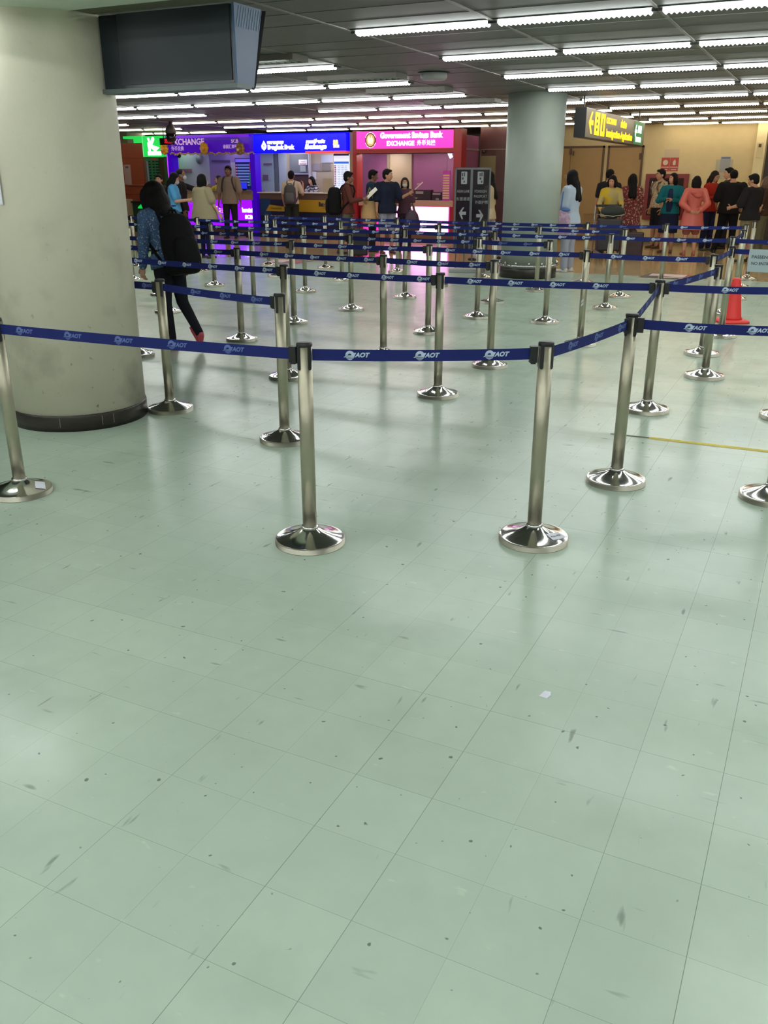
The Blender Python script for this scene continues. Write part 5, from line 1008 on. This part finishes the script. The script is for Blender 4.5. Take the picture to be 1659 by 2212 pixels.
V1 = person('person in a red jacket with long dark hair looking down beside the pink raincoat', (-2.58, 21.74), 236, 1.69, 'tan', 'long', fem=True, haircol=M_HAIRB, head=(0, 20), arms={-1: ((-.2, .2, -1), (.4, 1, .1)), 1: ((.2, .2, -1), (-.3, 1, .2))}, top=cloth(160, 42, 32), topkind='long', bottom=cloth(34, 36, 66), shoes=M('shoe_slate', 70, 74, 72))
W1 = person('tall person looking left behind the black T-shirt, only the head shows', (-2.32, 22.4), 116, 1.76, 'fair', 'short', top=cloth(60, 58, 60), bottom=cloth(40, 40, 46), shoes=black_sh)
X1 = person('broad person in a black T-shirt and black trousers seen from behind', (-2.08, 20.95), 12, 1.71, 'tan', 'crop', head=(0, 10), build=1.22, arms={-1: ((-.25, .1, -1), (.1, .8, -.5)), 1: ((.3, .1, -1), (-.1, .8, -.4))}, top=cloth(24, 23, 25), topkind='loose', bottom=cloth(22, 22, 26), shoes=black_sh, legs={-1: ((-.12, .1, -1), (-.2, -.1, -1), -8, 0), 1: ((.08, 0, -1), (.02, -.03, -1), 8, 0)})
Y1 = person('person in a black T-shirt and khaki shorts near the right frame edge', (-1.50, 19.0), 60, 1.62, 'tan', 'short', head=(14, 12), build=1.2, top=cloth(30, 28, 30), topkind='loose', bottom=cloth(112, 104, 76), botkind='shorts', shoes=black_sh, arms={-1: ((-.2, .3, -1), (.1, .9, -.2)), 1: ((.2, .2, -1), (-.1, .9, -.3))})
Z1 = person('person with brown hair and an olive top cut by the right frame edge', (-1.38, 20.5), 80, 1.57, 'tan', 'bob', fem=True, haircol=mat('hair_chestnut', srgb(84, 62, 44), .5, bump=.4, bscale=90), top=cloth(64, 44, 34), bottom=cloth(96, 92, 70), shoes=brown_sh)

# luggage trolley with cases
o = thing('luggage_trolley', 'metal luggage trolley pushed by the person in the yellow top', 'trolley', (-4.05, 18.45, 0), R(18))
M_TUBE = mat('trolley_tube', srgb(150, 150, 146), .3, .8)
b = MB()
for x in (-.26, .26): b.cap((x, .38, .16), (x, .45, 1.0), .014); b.cap((x, .38, .16), (x*.7, -.42, .13), .016)
b.cap((-.26, .45, 1.0), (.26, .45, 1.0), .016); b.cap((-.26, .42, .62), (.26, .42, .62), .01); b.cap((-.18, -.42, .13), (.18, -.42, .13), .014)
for k in range(5): b.cap((-.22+.11*k, .38, .17), (-.16+.08*k, -.40, .14), .008)
b.build('frame', M_TUBE, o)
b = MB(); b.cap((-.24, .45, 1.005), (.24, .45, 1.005), .022); b.build('handle_grip', M_BLACK, o)
b = MB()
for x in (-.24, .24): b.cap((x, .44, .86), (x, .22, .84), .007); b.cap((x, .22, .84), (x, .24, .70), .007)
b.cap((-.24, .22, .84), (.24, .22, .84), .007); b.cap((-.24, .24, .70), (.24, .24, .70), .007); b.box(-.24, .24, .23, .43, .69, .70); b.build('top_basket', M_TUBE, o)
for x, y in ((-.26, .36), (.26, .36), (0, -.38)):
    b = MB(); b.tube((x-.018, y, .065), (x+.018, y, .065), .065, n=20); b.build('wheel', M_BLACK, o)
def suitcase(label, loc, rz, size, m, handle=True):
    sx, sy, sz = size; o = thing('suitcase', label, 'suitcase', loc, rz)
    b = MB(); b.box(-sx/2, sx/2, -sy/2, sy/2, 0, sz); bevel(b.build('shell', m, o), .03, 3)
    b = MB(); b.box(-sx/2-.004, sx/2+.004, -.006, .006, .01, sz-.01); b.build('zip_seam', M_BLACK, o)
    b = MB(); b.cap((-.06, 0, sz+.0), (-.06, 0, sz+.025), .008); b.cap((-.06, 0, sz+.025), (.06, 0, sz+.025), .008); b.cap((.06, 0, sz+.025), (.06, 0, sz+.0), .008); b.build('handle', M_BLACK, o); return o
suitcase('large black suitcase lying at the front of the luggage trolley', (-4.02, 18.33, .175), R(18), (.46, .28, .60), M('case_black', 32, 30, 34, .5))
suitcase('dark maroon suitcase standing on the floor right of the trolley', (-3.62, 18.75, 0), R(18), (.40, .26, .52), M('case_maroon', 50, 26, 30, .5))
o = thing('holdall', 'dark holdall with a pale strap lying in the top of the luggage trolley', 'bag', (-4.06, 18.72, .78), R(18)); b = MB(); b.ell((0, 0, .12), (.24, .11, .12), n=20, m=12); remesh(b, .012, 2).build('bag_body', mat('holdall_dark', srgb(40, 46, 42), .7, bump=.3, bscale=14), o); b = MB(); b.cap((-.2, -.1, .05), (0, -.125, .03), .008); b.cap((0, -.125, .03), (.2, -.1, .06), .008); b.build('strap', M('pale_strap', 170, 166, 150), o)
suitcase('black wheeled case with metal handle beside the navy-shirted person', (-8.83, 16.75, .02), R(30), (.42, .26, .52), M('case_black2', 26, 25, 28, .5))
